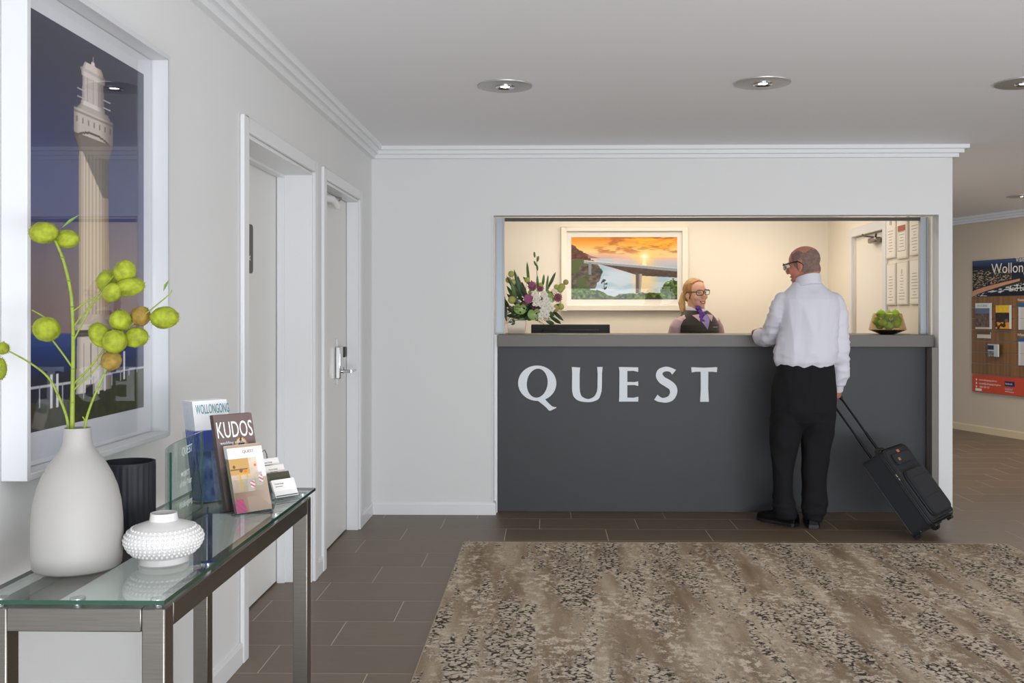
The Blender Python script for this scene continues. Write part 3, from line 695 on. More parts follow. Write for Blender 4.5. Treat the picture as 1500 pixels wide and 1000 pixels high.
ETCH = mat('etched_white', (205, 215, 210), .8)
def etch(txt, size, z_, s0, align='LEFT'):
    m_ = text_mesh(txt, size, .0002, align); p = pa+(pb-pa).normalized()*s0
    m_.transform(Matrix.Translation((p.x+.0045*math.sin(ang), p.y-.0045*math.cos(ang), zt+z_)) @ Matrix.Rotation(ang, 4, 'Z') @ Matrix.Rotation(PI/2, 4, 'X')); link('etched_line', m_, ETCH, aw)
etch('QUEST', .028, .160, .085, 'CENTER'); etch('PROJECT', .018, .108, .07, 'CENTER'); etch('of the Year', .022, .085, .075, 'CENTER'); etch('Wollongong', .022, .035, .075, 'CENTER')

# ---- acrylic stands
ACR = sheet_glass('clear_acrylic', (.95, .97, .97), ior=1.6, gain=.6)
def frame_at(x, Y, rot): return (at_t(x, Y), Y, zt), rot
def lean(w_, h_, t_, y0, z0, tilt, x=0):
    """matrix for a sheet whose bottom centre is at (x, y0, z0), leaning back"""
    return Matrix.Translation((x, y0, z0)) @ Matrix.Rotation(-tilt, 4, 'X')
def pocket(parent, w_, d_, h_, y0, z0, tilt, fronth, name='pocket'):
    M = lean(0, 0, 0, y0, z0, tilt); t_ = .0022
    b = MB(); b.box(-w_/2, w_/2, d_, d_+t_, 0, h_); b.box(-w_/2, w_/2, -t_, 0, 0, fronth); b.box(-w_/2, w_/2, 0, d_, 0, t_)
    b.box(-w_/2-t_, -w_/2, -t_, d_+t_, 0, fronth); b.box(w_/2, w_/2+t_, -t_, d_+t_, 0, fronth)
    return b.xf(M).build(name, ACR, parent)
def leaflet(name, stand_M, tilt, y0, z0, w_, h_, t_, fn, label, group, nx=50, nz=80, side=(235, 235, 238), x=0, cat='brochure', sidefn=None):
    M = stand_M @ lean(0, 0, 0, y0, z0, tilt, x)
    o = local_thing(name, (0, 0, 0), label, cat, group=group, M=M)
    MB().box(-w_/2, w_/2, 0, t_, 0, h_).build('pages', mat('paper_%d_%d_%d' % side, side, .7), o)
    if sidefn is not None:   # the printed bleed seen on the trimmed left edge
        painted('trimmed_edge', (-w_/2-.0003, t_, 0), (0, -t_, 0), (0, 0, h_), 3, 60, sidefn, o)
    if fn is not None: painted('cover', (-w_/2, -.0004, 0), (w_, 0, 0), (0, 0, h_), nx, nz, fn, o)
    return o
def covertext(o, txt, size, x, z_, m_, sx=1.0, align='LEFT', y=-.0009):
    me = text_mesh(txt, size, .0002, align, sx); me.transform(Matrix.Translation((x, y, z_)) @ Matrix.Rotation(PI/2, 4, 'X')); return link('lettering', me, m_, o)
def stand_matrix(x, Y, rot, z_=None): return Matrix.Translation((at_t(x, Y), Y, zt if z_ is None else z_)) @ Matrix.Rotation(rot, 4, 'Z')
# 1: tall stand with blue city guides
M1 = stand_matrix(319, 2.595, .80)
s1 = local_thing('brochure_stand', (0, 0, 0), 'clear acrylic stand holding the blue and white city guides', 'brochure stand', M=M1)
pocket(s1, .108, .064, .20, -.018, .004, .24, .135)
b = MB(); b.box(-.056, .056, .018, .0205, 0, .11); b.xf(Matrix.Translation((0, .03, 0)) @ Matrix.Rotation(.2, 4, 'X')); b.build('back_strut', ACR, s1)
b = MB(); b.box(-.056, .056, -.02, .06, 0, .0025); b.build('foot_plate', ACR, s1)
def guide(U, V):
    c = np.tile(np.array((236., 236, 238)), (len(U), 1)); m_ = V < .70; c[m_] = mixc((70, 84, 120), (52, 66, 150), sst(.45, .7, V))[m_]
    m_ = (V < .45); c[m_] = mixc((40, 60, 110), (150, 170, 200), fbm(U, V, 6, 10, 3, 2))[m_]; m_ = np.abs(V-.60) < .004; c[m_] = (190, 200, 225); return c
def gedge(U, V): c = np.tile(np.array((222., 226, 238)), (len(U), 1)); m_ = V < .70; c[m_] = mixc((36, 62, 150), (58, 92, 190), V/.7)[m_]; m_ = V < .3; c[m_] = (60, 90, 130); return c
for k in range(7):
    o = leaflet('city_guide', M1, .24, -.0165+.0084*k, .0068, .099, .268, .0062, guide if k < 2 else None, 'blue and white city guide, frontmost of the row in its stand' if k == 0 else ['', 'second', 'third', 'fourth', 'fifth', 'sixth', 'rearmost'][k]+' blue and white city guide counting from the front of its clear stand', 'blue city guides', sidefn=gedge)
    if k == 0: covertext(o, 'WOLLONGONG', .036, -.042, .233, mat('teal_ink', (38, 140, 150), .5), .355)
# 2: two-tier stand
M2 = stand_matrix(368, 2.455, .80)
s2 = local_thing('brochure_stand', (0, 0, 0), 'clear two tier acrylic stand with a brown magazine and room brochures', 'brochure stand', M=M2)
pocket(s2, .104, .018, .155, -.020, .004, .34, .085); pocket(s2, .118, .022, .17, .024, .004, .30, .10)
b = MB(); b.box(-.055, .055, -.02, .09, 0, .0025); b.build('foot_plate', ACR, s2)
def kudos(U, V):
    c = np.tile(np.array((112., 94, 90)), (len(U), 1)); m_ = ((U-.62)/.2)**2+((V-.60)/.14)**2 < 1; c[m_] = mixc((226, 196, 140), (190, 140, 80), sst(.1, .2, np.hypot(U-.62, (V-.6))))[m_]
    for x0, z0, x1, z1, w_ in ((.62, .72, .62, .62, .03), (.62, .64, .55, .52, .022), (.62, .64, .70, .52, .022), (.56, .68, .68, .68, .018)):
        dx, dz = x1-x0, z1-z0; t_ = np.clip(((U-x0)*dx+(V-z0)*dz)/(dx*dx+dz*dz), 0, 1); m_ = np.hypot(U-x0-t_*dx, V-z0-t_*dz) < w_; c[m_] = (72, 44, 26)
    c[V < .45] = (96, 80, 78); return c
WI = mat('white_ink', (244, 242, 240), .5)
for k in range(3):
    o = leaflet('magazine', M2, .30, .0255+.0062*k, .0068, .108, .245, .005, kudos if k == 0 else None, 'brown magazine with KUDOS title in front of its pile' if k == 0 else ['', 'middle', 'rearmost'][k]+' brown magazine of the pile behind the KUDOS cover', 'brown magazines', side=(92, 80, 78))
    if k == 0: covertext(o, 'KUDOS', .060, 0, .185, WI, .50, 'CENTER'); covertext(o, 'wedding edition', .011, -.045, .168, WI, 1, 'LEFT')
def roomb(U, V):
    c = mixc((176, 150, 128), (214, 196, 176), sst(.2, .8, V)); c = c*(.93+.14*fbm(U, V, 8, 10, 3, 8))[:, None]
    m_ = (V > .56) & (V < .80) & (U < .55); c[m_] = (196, 156, 96); m_ = (V > .63) & (V < .645) & (U < .5); c[m_] = (120, 86, 50)
    m_ = (np.hypot(U-.12, (V-.68)*1.6) < .04) | (np.hypot(U-.3, (V-.62)*1.6) < .05); c[m_] = (110, 92, 60); m_ = np.hypot(U-.42, (V-.6)*1.7) < .045; c[m_] = (232, 120, 20)
    m_ = (U > .78) & (V > .5) & (V < .8); c[m_] = (228, 226, 234); m_ = np.hypot(U-.72, (V-.68)*1.6) < .035; c[m_] = (222, 110, 40)
    m_ = (U > .22) & (U < .48) & (V > .34) & (V < .58) & ((U < .27) | (U > .43) | (V > .555)); c[m_] = (206, 164, 70)
    for u0, v0 in ((.52, .40), (.78, .47)):
        m_ = (np.abs(U-u0-.1*(V-v0)) < .09) & (np.abs(V-v0) < .10); c[m_] = (186, 176, 158)
        m_ = (np.abs(U-u0-.05) < .055) & (np.abs(V-v0) < .05); s_ = (np.sin((V-v0)*110+U*40) > 0); c[m_ & s_] = (226, 80, 110); c[m_ & ~s_] = (240, 230, 226)
    m_ = (V < .30) & (U > .0); c[m_] = mixc((140, 104, 82), (188, 160, 140), U)[m_]; m_ = (V < .22) & (U > .35) & (U+V*2 < 1.1); c[m_] = (170, 142, 124)
    m_ = (V < .2) & (U < .30-V*.4); s_ = np.sin(U*45+V*75) > 0; c[m_ & s_] = (208, 62, 84); c[m_ & ~s_] = (150, 72, 132)
    m_ = V > .80; c[m_] = (240, 236, 230); m_ = V > .965; c[m_] = (176, 146, 120); return c
def redge(U, V): c = mixc((110, 100, 84), (170, 158, 120), fbm(U, V, 2, 14, 3, 5)); m_ = (V > .8); c[m_] = (226, 228, 230); m_ = V < .14; c[m_] = (150, 72, 110); return c
for k in range(3):
    o = leaflet('room_brochure', M2, .34, -.0185+.0056*k, .0068, .096, .170, .0046, roomb if k == 0 else None, 'room brochure with striped cushions, frontmost on the lower tier' if k == 0 else ['', 'middle', 'rearmost'][k]+' room brochure of the pile on the lower tier', 'room brochures', nx=150, nz=240, sidefn=redge)
    if k == 0: covertext(o, 'QUEST', .0105, .008, .149, mat('grey_ink', (110, 104, 100), .6), 1, 'CENTER')
# 3: stepped business card holder
M3 = stand_matrix(412, 2.66, .86)
s3 = local_thing('card_holder', (0, 0, 0), 'clear stepped acrylic holder with business cards at the table end', 'card holder', M=M3)
TILT = .5
tiers = [(-.030, .004), (-.006, .020), (.020, .036), (.046, .052)]
for y_, z_ in tiers: pocket(s3, .078, .012, .044, y_, z_, TILT, .020)
b = MB(); b.box(-.041, .041, -.032, .080, 0, .0025); b.box(-.041, -.039, -.01, .075, .0025, .03); b.box(.039, .041, -.01, .075, .0025, .03); b.build('base_plate', ACR, s3)
cards = [('white business cards with a dark band in the front tier', (238, 234, 230), None), ('dark olive business cards in the second tier', (74, 70, 56), None), ('white business cards in the third tier from the front', (236, 228, 220), None), ('white business cards in the rearmost top tier', (238, 236, 230), None)]
for (y_, z_), (lb, c_, _) in zip(tiers, cards):
    M = M3 @ lean(0, 0, 0, y_+.001, z_+.003, TILT)
    o = local_thing('card_stack', (0, 0, 0), lb, 'business cards', M=M)
    MB().box(-.036, .036, 0, .007, 0, .050).build('cards', mat('card_%d' % c_[0], c_, .6), o)
    if c_[0] > 200:
        m_ = mat('card_ink', (90, 84, 78), .6)
        MB().box(-.034, .034, -.0004, -.0001, .002, .005).build('printed_band', m_, o) if y_ < -.02 else None
        covertext(o, 'Front Desk', .006, -.028 if y_ < -.02 else 0, .036, m_, 1, 'LEFT' if y_ < -.02 else 'CENTER', y=-.0004)
        covertext(o, 'Reservations', .0045, -.028 if y_ < -.02 else 0, .029, m_, 1, 'LEFT' if y_ < -.02 else 'CENTER', y=-.0004)
o = thing('wire_clip', (at_t(386, 2.70), 2.70, zt), 'small bent dark wire clip standing behind the card holder', 'clip')
x_ = at_t(386, 2.745)
MB().tube([(x_-.02, 2.745, zt+.002), (x_-.01, 2.745, zt+.06), (x_-.004, 2.745, zt+.112), (x_+.003, 2.745, zt+.118), (x_+.009, 2.745, zt+.105), (x_+.014, 2.745, zt+.05)], .0014, 8).build('wire', DARKGREY, o, smooth=60)
# ================================================================ bridge picture in the office
bp_ = thing('framed_picture', (.68, 8.80, 1.33), 'wide cream framed photograph of a coastal bridge at sunset behind reception', 'picture')
CFRM = mat('cream_frame', (240, 232, 214), .4); YB = 8.796
q0, q1 = atY(822, 455, 8.76), atY(1008, 332, 8.76); g0, g1 = atY(829.5, 447, 8.77), atY(1000, 338.5, 8.77)
b = MB()
for x0, x1, z0, z1 in ((q0.x, g0.x, q0.z, q1.z), (g1.x, q1.x, q0.z, q1.z), (g0.x, g1.x, q0.z, g0.z), (g0.x, g1.x, g1.z, q1.z)): b.box(x0, x1, 8.752, YB, z0, z1)
b.build('frame', CFRM, bp_, bevel=.004)
MB().box(g0.x+.001, g1.x-.001, 8.782, YB, g0.z+.001, g1.z-.001).build('mount_board', mat('warm_mat_board', (238, 234, 226), .7), bp_)
def bridge(U, V):
    X = 127+U*1103; Y = 812-V*654   # drawn on a 1103 x 654 plan
    c = mixc((232, 146, 24), (250, 208, 140), sst(158, 330, Y)); c = mixc(c, (214, 170, 158), sst(300, 372, Y)*sst(900, 500, X))
    cl = fbm(U, V, 6, 16, 5, 21); m_ = sst(.46, .62, cl)*sst(330, 640, X+(Y-158))*sst(360, 300, Y); c = mixc(c, (168, 92, 40), m_*.75)
    m2 = sst(.5, .62, fbm(U, V, 7, 22, 5, 4))*sst(600, 800, X)*sst(330, 250, Y); c = mixc(c, (255, 186, 20), m2*.8)
    sea = Y > 378; cs = mixc((226, 190, 176), (196, 190, 196), sst(378, 430, Y)); cs = mixc(cs, (120, 178, 200), sst(440, 500, Y)*sst(620, 400, X)); cs = mixc(cs, (196, 212, 226), sst(460, 560, Y)); cs = mixc(cs, (150, 188, 208), .6*sst(.45, .65, fbm(U, V, 5, 12, 4, 9)))
    cs = mixc(cs, (246, 214, 150), sst(190, 40, np.hypot(X-890, (Y-600)*.7))*.8); c[sea] = cs[sea]
    d = np.hypot(X-890, (Y-365)*1.15); c = mixc(c, (255, 214, 110), np.exp(-(d/95)**2)); c = mixc(c, (255, 255, 240), np.exp(-(d/42)**2))
    m_ = (np.abs(X-888) < 16+(Y-400)*.1) & (Y > 378) & (Y < 460); c[m_] = (255, 242, 190)
    # headland
    nz = fbm(U, V, 26, 26, 5, 31); nz = np.clip((nz-.5)*1.9+.5, 0, 1)
    hl = (Y > 245+(X-127)*.62-20*nz) & (X < 330) & (Y < 400); c[hl] = mixc((62, 34, 24), (120, 72, 44), nz)[hl]
    h2 = (Y > 345+(X-300)*.28) & (X >= 300) & (X < 430) & (Y < 380); c[h2] = (150, 116, 112)
    shore = (Y > 395) & (X < 455-np.abs(Y-520)*.55+22*nz+np.where(Y < 520, -(520-Y)*.4, 0)) & (Y < 700); k = mixc((48, 44, 34), (128, 106, 84), nz); k = mixc(k, (76, 92, 36), (sst(.5, .6, fbm(U, V, 9, 9, 3, 12))*sst(360, 240, X))); c[shore] = k[shore]
    # bridge
    top = 402+(X-270)*.083; bot = np.where(X < 800, 425+np.clip(X-340, 0, None)**1.15*.130*.42*2.05, 560+(X-800)*.055); bot = np.where(X < 340, 425, bot)
    m_ = (X > 260) & (Y > top) & (Y < top+30+(X-270)*.012); c[m_] = (150, 156, 164); m_ = (X > 260) & (Y > top) & (Y < top+7); c[m_] = (214, 212, 208)
    m_ = (X > 262) & (Y >= top+26+(X-270)*.012) & (Y < bot); c[m_] = mixc((66, 46, 32), (100, 74, 52), nz)[m_]
    m_ = (np.abs(X-832+(Y-560)*.04) < 32-(Y-560)*.03) & (Y > 545) & (Y < 748); c[m_] = mixc((96, 80, 66), (170, 160, 146), sst(820, 850, X))[m_]
    m_ = (np.abs(X-322) < 15) & (Y > 425) & (Y < 550); c[m_] = (128, 136, 138)
    # greenery
    gl = (Y > 690+(X-127)*.10-30*nz+60*np.exp(-((X-560)/110.)**2)) | ((X > 1040+60*nz) & (Y > 640-60*sst(1040, 1230, X)+40*nz)) | ((X > 900) & (Y > 735+20*nz))
    k = mixc((20, 42, 10), (116, 150, 30), np.clip((fbm(U, V, 40, 30, 4, 41)-.5)*2.4+.5, 0, 1)); k = mixc(k, (70, 62, 66), sst(.58, .64, fbm(U, V, 12, 14, 3, 51))*sst(740, 800, Y)); c[gl] = k[gl]
    tr = ((np.hypot((X-470), (Y-655)*.6) < 34) & (nz > .52)) | ((np.abs(X-470) < 3) & (Y > 640) & (Y < 712)); c[tr] = (36, 44, 30)
    return c
a0, a1 = atY(836.8, 438.5, 8.781), atY(992, 347, 8.781)
painted('print', (a0.x, 8.781, a0.z), (a1.x-a0.x, 0, 0), (0, 0, a1.z-a0.z), 340, 200, bridge, bp_)
MB().box(g0.x+.002, g1.x-.002, 8.770, 8.773, g0.z+.002, g1.z-.002).build('glass_pane', sheet_glass('picture_glass_low', gain=.5), bp_)

# ================================================================ certificates on the office right wall
PAPER = mat('certificate_paper', (244, 240, 228), .6); CF = mat('certificate_frame', (226, 220, 204), .45); INK = mat('soft_ink', (150, 138, 118), .7); INKD = mat('dark_ink', (90, 84, 72), .7)
def on_wall(nm, y0, y1, z0, z1, m_, par, x=2.4835, t_=.0008): return MB().box(x-t_, x, y0, y1, z0, z1).build(nm, m_, par)
certs = [(7.255, 7.06, 1.705, 2.0, 'cream certificate headed 18, upper row nearest the office door', 0), (7.035, 6.835, 1.69, 2.0, 'certificate with red patterned heading, middle of the upper row', 1), (6.79, 6.59, 1.70, 2.0, 'certificate in the upper row beside the shutter channel', 2),
         (7.245, 7.065, 1.366, 1.668, 'plain certificate in the lower row nearest the office door', 3), (7.035, 6.83, 1.366, 1.672, 'certificate with faint gold crest, middle of the lower row', 4), (6.79, 6.59, 1.366, 1.676, 'lower row certificate beside the shutter channel', 5)]
def wall_text(txt, size, y, z, m_, par, x=2.4825, align='CENTER'):
    me = text_mesh(txt, size, .0002, align); me.transform(Matrix.Translation((x, y, z)) @ Matrix.Rotation(-PI/2, 4, 'Z') @ Matrix.Rotation(PI/2, 4, 'X')); return link('lettering', me, m_, par)
for y1, y0, z0, z1, lb, kx in certs:
    t = thing('certificate', (2.5, (y0+y1)/2, z0), lb, 'certificate', 'framed certificates on the office wall')
    MB().box(2.485, 2.4995, y0, y1, z0, z1).build('frame', CF, t, bevel=.003)
    sheet = on_wall('sheet', y0+.012, y1-.012, z0+.012, z1-.012, PAPER, t, 2.4848)
    yc = (y0+y1)/2
    if kx == 0: wall_text('18', .05, yc, 1.945, INKD, t, 2.4836)
    if kx == 1:
        on_wall('heading_band', yc-.075, yc+.075, 1.885, 1.925, mat('rust_print', (176, 96, 70), .6), sheet, 2.4838)
        b = MB()
        for a_, b_, c_, d_ in ((yc-.075, yc+.075, 1.745, 1.748), (yc+.072, yc+.075, 1.745, 1.9), (yc-.075, yc-.072, 1.745, 1.9)): b.box(2.4834, 2.4838, a_, b_, c_, d_)
        b.build('printed_border', INKD, sheet)
    if kx == 4: 
        b = MB().prism(ellp(yc, 1.60, .014, .018, 16), 2.4834, 2.4838, lambda v: (v[2], v[0], v[1])); b.build('crest', mat('pale_gold', (214, 190, 130), .5), sheet)
    b = MB(); rq = random.Random(kx)
    for j in range(9):
        zz = z1-.10-j*.021; hw = rq.uniform(.02, .06)
        if zz < z0+.03: break
        if kx == 1 and zz < 1.76: break
        b.box(2.4834, 2.4838, yc-hw, yc+hw, zz, zz+.0035)
    ln = b.build('printed_lines', INK, sheet); ln['kind'] = 'stuff'

# ================================================================ desk, monitor
desk = thing('work_desk', (.1, 7.3, 0), 'pale work desk behind the reception counter under the monitor', 'desk')
MB().box(-.9, .70, 7.0, 7.65, .71, .74).build('desk_top', mat('pale_desk', (214, 204, 186), .5), desk, bevel=.003)
for x_ in (-.89, .66): MB().box(x_, x_+.03, 7.02, 7.63, 0, .71).build('side_panel', mat('pale_desk', (214, 204, 186), .5), desk)
m0, m1 = atY(778, 475, 7.2), atY(893.5, 475, 7.2); mo = thing('computer_monitor', ((m0.x+m1.x)/2, 7.25, .74), 'black computer monitor seen from behind over the counter top', 'monitor')
xc_ = (m0.x+m1.x)/2
MB().box(m0.x, m1.x, 7.2, 7.225, m0.z-.35, m0.z).build('rear_shell', BLACK, mo, bevel=.006)
MB().box(m0.x+.08, m1.x-.08, 7.178, 7.2, m0.z-.30, m0.z-.035).build('rear_bulge', BLACK, mo, bevel=.01)
MB().box(m0.x+.002, m1.x-.002, 7.2255, 7.232, m0.z-.348, m0.z-.002).build('bezel', BLACK, mo)
MB().box(m0.x+.014, m1.x-.014, 7.2323, 7.2333, m0.z-.335, m0.z-.014).build('screen', mat('screen_dark', (18, 20, 26), .15), mo)
MB().box(xc_-.035, xc_+.035, 7.19, 7.215, .75, m0.z-.2).build('stand', BLACK, mo, bevel=.004)
MB().box(xc_-.13, xc_+.13, 7.12, 7.30, .7402, .752).build('foot', BLACK, mo, bevel=.004)

# ================================================================ flower arrangement on the counter
CT = 1.1655
vx = atY(757, 480, 6.80).x
vs_ = thing('square_vase', (vx, 6.80, CT), 'pale cream square tapered vase under the mixed flowers', 'vase')
b = MB(); r0, r1, hh = .058, .066, .092
vv = []
for z_, r in ((0, r0), (hh, r1), (hh, r1-.006), (.01, r0-.006)): vv += [(vx+sx*r, 6.80+sy*r, CT+z_) for sx, sy in ((-1, -1), (1, -1), (1, 1), (-1, 1))]
b.add(vv, [(3, 2, 1, 0)]+[(4*i+k, 4*i+(k+1) % 4, 4*i+4+(k+1) % 4, 4*i+4+k) for i in range(3) for k in range(4)]+[(12, 13, 14, 15)])
b.build('vase_body', mat('cream_ceramic', (236, 222, 200), .4), vs_, bevel=.003)
fl = thing('flower_arrangement', (vx+.03, 6.80, CT+.09), 'mixed bouquet of green anthuriums, white orchids, purple blooms and long leaves', 'flowers')
FC = Vector((vx+.045, 6.80, CT+.10)); FY = 6.78
def FP(x, y, dy=0): return atY(x, y, FY+dy)
GLEAF = mat('dark_leaf_green', (52, 74, 38), .45, noise=.25, nscale=30); MLEAF = mat('mid_leaf_green', (88, 118, 52), .45, noise=.2, nscale=30); BLEAF = mat('bronze_leaf', (84, 66, 38), .5, noise=.3, nscale=25)
def blade(a, c, wid, bend=.012, n=7, nrm=None):
    a, c = Vector(a), Vector(c); d = c-a; s_ = d.cross(Vector((0, 1, 0.15))).normalized(); out = d.cross(s_).normalized(); vs = []
    for i in range(n+1):
        t = i/n; w_ = wid*math.sin(PI*min(1, (t*.93+.07)))**.7*(1 if t < .5 else 1); p = a+d*t+out*bend*math.sin(PI*t)
        vs += [p-s_*w_, p+out*wid*.25, p+s_*w_]
    fs = []
    for i in range(n): q = 3*i; fs += [(q, q+1, q+4, q+3), (q+1, q+2, q+5, q+4)]
    return vs, fs
LV = [((762, 458), (742, 452), .013, GLEAF), ((766, 462), (741, 462), .012, GLEAF), ((770, 466), (748, 474), .011, MLEAF), ((757, 440), (748, 412), .010, MLEAF), ((772, 440), (764, 412), .011, BLEAF), ((800, 455), (812, 462), .012, MLEAF), ((764, 440), (753, 394), .010, GLEAF), ((768, 436), (758, 402), .008, GLEAF), ((775, 420), (772, 383), .0075, MLEAF), ((785, 430), (778, 410), .009, BLEAF), ((766, 442), (742, 404), .011, GLEAF), ((764, 452), (742, 418), .012, GLEAF), ((770, 455), (742, 430), .014, GLEAF),
      ((788, 425), (787, 402), .007, MLEAF), ((795, 418), (797, 401), .007, MLEAF), ((800, 428), (803, 402), .006, MLEAF), ((802, 425), (808, 408), .006, MLEAF), ((804, 420), (814, 398), .008, GLEAF), ((762, 465), (744, 446), .012, BLEAF), ((780, 420), (766, 405), .008, BLEAF), ((756, 425), (756, 403), .009, BLEAF), ((770, 470), (744, 472), .013, GLEAF),
      ((810, 455), (826, 470), .009, GLEAF), ((805, 462), (822, 474), .010, GLEAF), ((812, 448), (824, 445), .008, GLEAF), ((745, 450), (740, 438), .009, GLEAF), ((800, 470), (812, 474), .010, GLEAF), ((790, 440), (800, 425), .010, GLEAF), ((776, 445), (768, 430), .012, GLEAF), ((760, 470), (748, 476), .01, GLEAF), ((742, 470), (738, 430), .010, GLEAF)]
for i, ((x0, y0), (x1, y1), w_, m_) in enumerate(LV):
    vs, fs = blade(FP(x0, y0, .02*math.sin(i*2.1)), FP(x1, y1, .05*math.sin(i*1.7)), w_*1.35); o = MB().add(vs, fs).build('leaf', m_, fl, smooth=60)
b = MB(); rq = random.Random(11)
for i in range(95):   # bear grass
    a = FC+Vector((rq.uniform(-.03, .05), rq.uniform(-.05, .04), rq.uniform(.0, .05))); an = rq.uniform(-.6, 1.0) if i % 3 else rq.uniform(2.2, 3.6)
    L_ = rq.uniform(.12, .25); e = a+Vector((math.cos(an)*L_*(1 if an < 1.5 else .7), rq.uniform(-.10, .06), math.sin(an)*L_*.45-.03*rq.random())); mid = (a+e)/2+Vector((0, 0, .035))
    b.tube(catmull([tuple(a), tuple(mid), tuple(e)], 3), [.0017]*6+[.0007], 3)
g_ = b.build('bear_grass', mat('bear_grass_green', (50, 72, 42), .6), fl); g_['kind'] = 'stuff'
# dense core foliage
b = MB()
for i in range(320):
    c = FC+Vector((rq.gauss(.02, .045), rq.gauss(0, .035), abs(rq.gauss(.05, .045)))); d = Vector((rq.uniform(-1, 1), rq.uniform(-1, .4), rq.uniform(-.5, 1))).normalized()*rq.uniform(.02, .04)
    vs, fs = blade(c, c+d, .009, .004, 3); b.add(vs, fs)
g_ = b.build('filler_foliage', GLEAF, fl, smooth=60); g_['kind'] = 'stuff'
# tall gladiolus-like spike
b = MB(); b.tube([FP(789, 440), FP(787, 410), FP(786, 375)], [.003, .0025, .0015], 6); b.build('bud_stem', MLEAF, fl, smooth=60)
for (x, y, tl) in ((783, 373, -.1), (788, 379, .15), (784, 386, -.45), (787, 392, -.1)): MB().ell(FP(x, y), (.0075, .006, .021), Matrix.Rotation(tl, 3, 'Y'), 10, 8).build('flower_bud', MLEAF, fl, smooth=180)
# anthuriums: heart-shaped spathe with a spadix
AN = mat('anthurium_green', (140, 172, 88), .3, noise=.2, nscale=40, coat=.3)
for (x, y, r, tl, dy) in ((762, 452, .045, .1, -.06), (783, 460, .048, -.15, -.08), (807, 436, .034, 1.2, -.03), (804, 430, .030, .4, 0)):
    c = FP(x, y, dy); vs = [c+Vector((0, .006, 0))]; n = 36
    for k in range(n):
        t = 2*PI*k/n; rad = r*(.62+.38*abs(math.sin(t/2))**.55*1.0)*(1-.12*math.cos(2*t)); rad = r*(1-.42*math.exp(-((min(t, 2*PI-t))/.30)**2)) ; X_ = rad*math.sin(t)*1.0; Z_ = rad*math.cos(t)*.86
        p = Matrix.Rotation(tl, 3, 'Y') @ Vector((X_, -.008+.02*(rad/r)**2*math.sin(t)**2, Z_)); vs.append(c+p)
    a_ = MB().add(vs, [(0, 1+k, 1+(k+1) % n) for k in range(n)]).build('anthurium', AN, fl, smooth=80)
    MB().tube([c+Vector((0, -.001, 0)), c+Vector((.008, -.012, .010)), c+Vector((.014, -.018, .017))], [.003, .0028, .0015], 8).build('spadix', mat('spadix_cream', (214, 206, 130), .5), a_, smooth=60)
def bloom(x, y, r, m_, nm, petals=14, dy=-.05, layers=3):
    b = MB(); c = FP(x+rq.uniform(-.5, .5), y+rq.uniform(-.5, .5), dy)
    for l in range(layers):
        for k in range(petals//(1+l//2)):
            a = 2*PI*(k+.5*l)/(petals//(1+l//2)); el = .25+.5*l; d = Vector((math.cos(a)*math.cos(el), -math.sin(el)*.9, math.sin(a)*math.cos(el))); rr_ = r*(1-.18*l)
            xa = d.cross(Vector((0, 1, .01))).normalized(); ya = d.cross(xa); Zq = Matrix((xa, ya, d)).transposed() @ Matrix.Rotation(rq.uniform(-.4, .4), 3, 'Z')
            b.ell(c+d*rr_*.58, (r*(.48 if petals < 8 else .17)*rq.uniform(.8, 1.2), r*.07, rr_*.46*rq.uniform(.85, 1.15)), Zq, 7, 5)
    return b.build(nm, m_, fl, smooth=180)
OR = mat('orchid_white', (240, 234, 220), .5); PU = mat('deep_purple_bloom', (98, 40, 84), .6, noise=.2, nscale=50); PK = mat('mauve_pink_bloom', (172, 98, 140), .6, noise=.25, nscale=50); DU = mat('dusty_rose_bloom', (140, 84, 96), .6, noise=.2, nscale=50)
for (x, y) in ((783, 430), (787, 437), (791, 444), (785, 444), (797, 431), (800, 438), (804, 445), (797, 449), (795, 456), (802, 453), (800, 461), (793, 462), (808, 452)):
    o = bloom(x, y, .026, OR, 'orchid_bloom', 5, -.09, 2)
    MB().ell(FP(x, y, -.105), .002, None, 6, 4).build('bloom_centre', mat('orchid_centre', (176, 90, 60), .5), o)
bloom(774, 438, .034, PK, 'mauve_bloom', 18, -.06, 4); bloom(780, 419, .034, DU, 'dusty_bloom', 16, -.03, 3); bloom(791, 422, .028, DU, 'dusty_bloom', 14, -.02, 3)
bloom(784, 448, .036, PU, 'purple_bloom', 18, -.05, 4); bloom(817, 436, .034, DU, 'dusty_bloom', 14, -.03, 3); bloom(779, 417, .022, PK, 'mauve_bloom', 12, -.05, 3); bloom(769, 445, .022, DU, 'dusty_bloom', 12, -.04, 3)
BB = mat('billy_button', (176, 180, 92), .8, bump=.6, bscale=250); BB2 = mat('billy_button_tan', (178, 160, 92), .8, bump=.6, bscale=250)
for i, (x, y, r) in enumerate([(749, 401, 4), (745, 410, 3.8), (752, 413, 3.8), (772, 410, 3.6), (750, 439, 5), (792, 417, 3), (777, 428, 3), (815, 420, 3.2), (823, 420, 4.5), (821, 424, 4), (829, 413, 3.4), (814, 452, 4.4), (822, 449, 3.8)]):
    c = FP(x, y, -.02); o = MB().ell(c, r*.0056, None, 14, 10).build('button_flower', BB2 if i in (1, 10, 11) else BB, fl, smooth=180)
    MB().tube([c, c.lerp(FC+Vector((0, 0, .05)), .9)], .0013, 4).build('flower_stem', BLEAF, o)

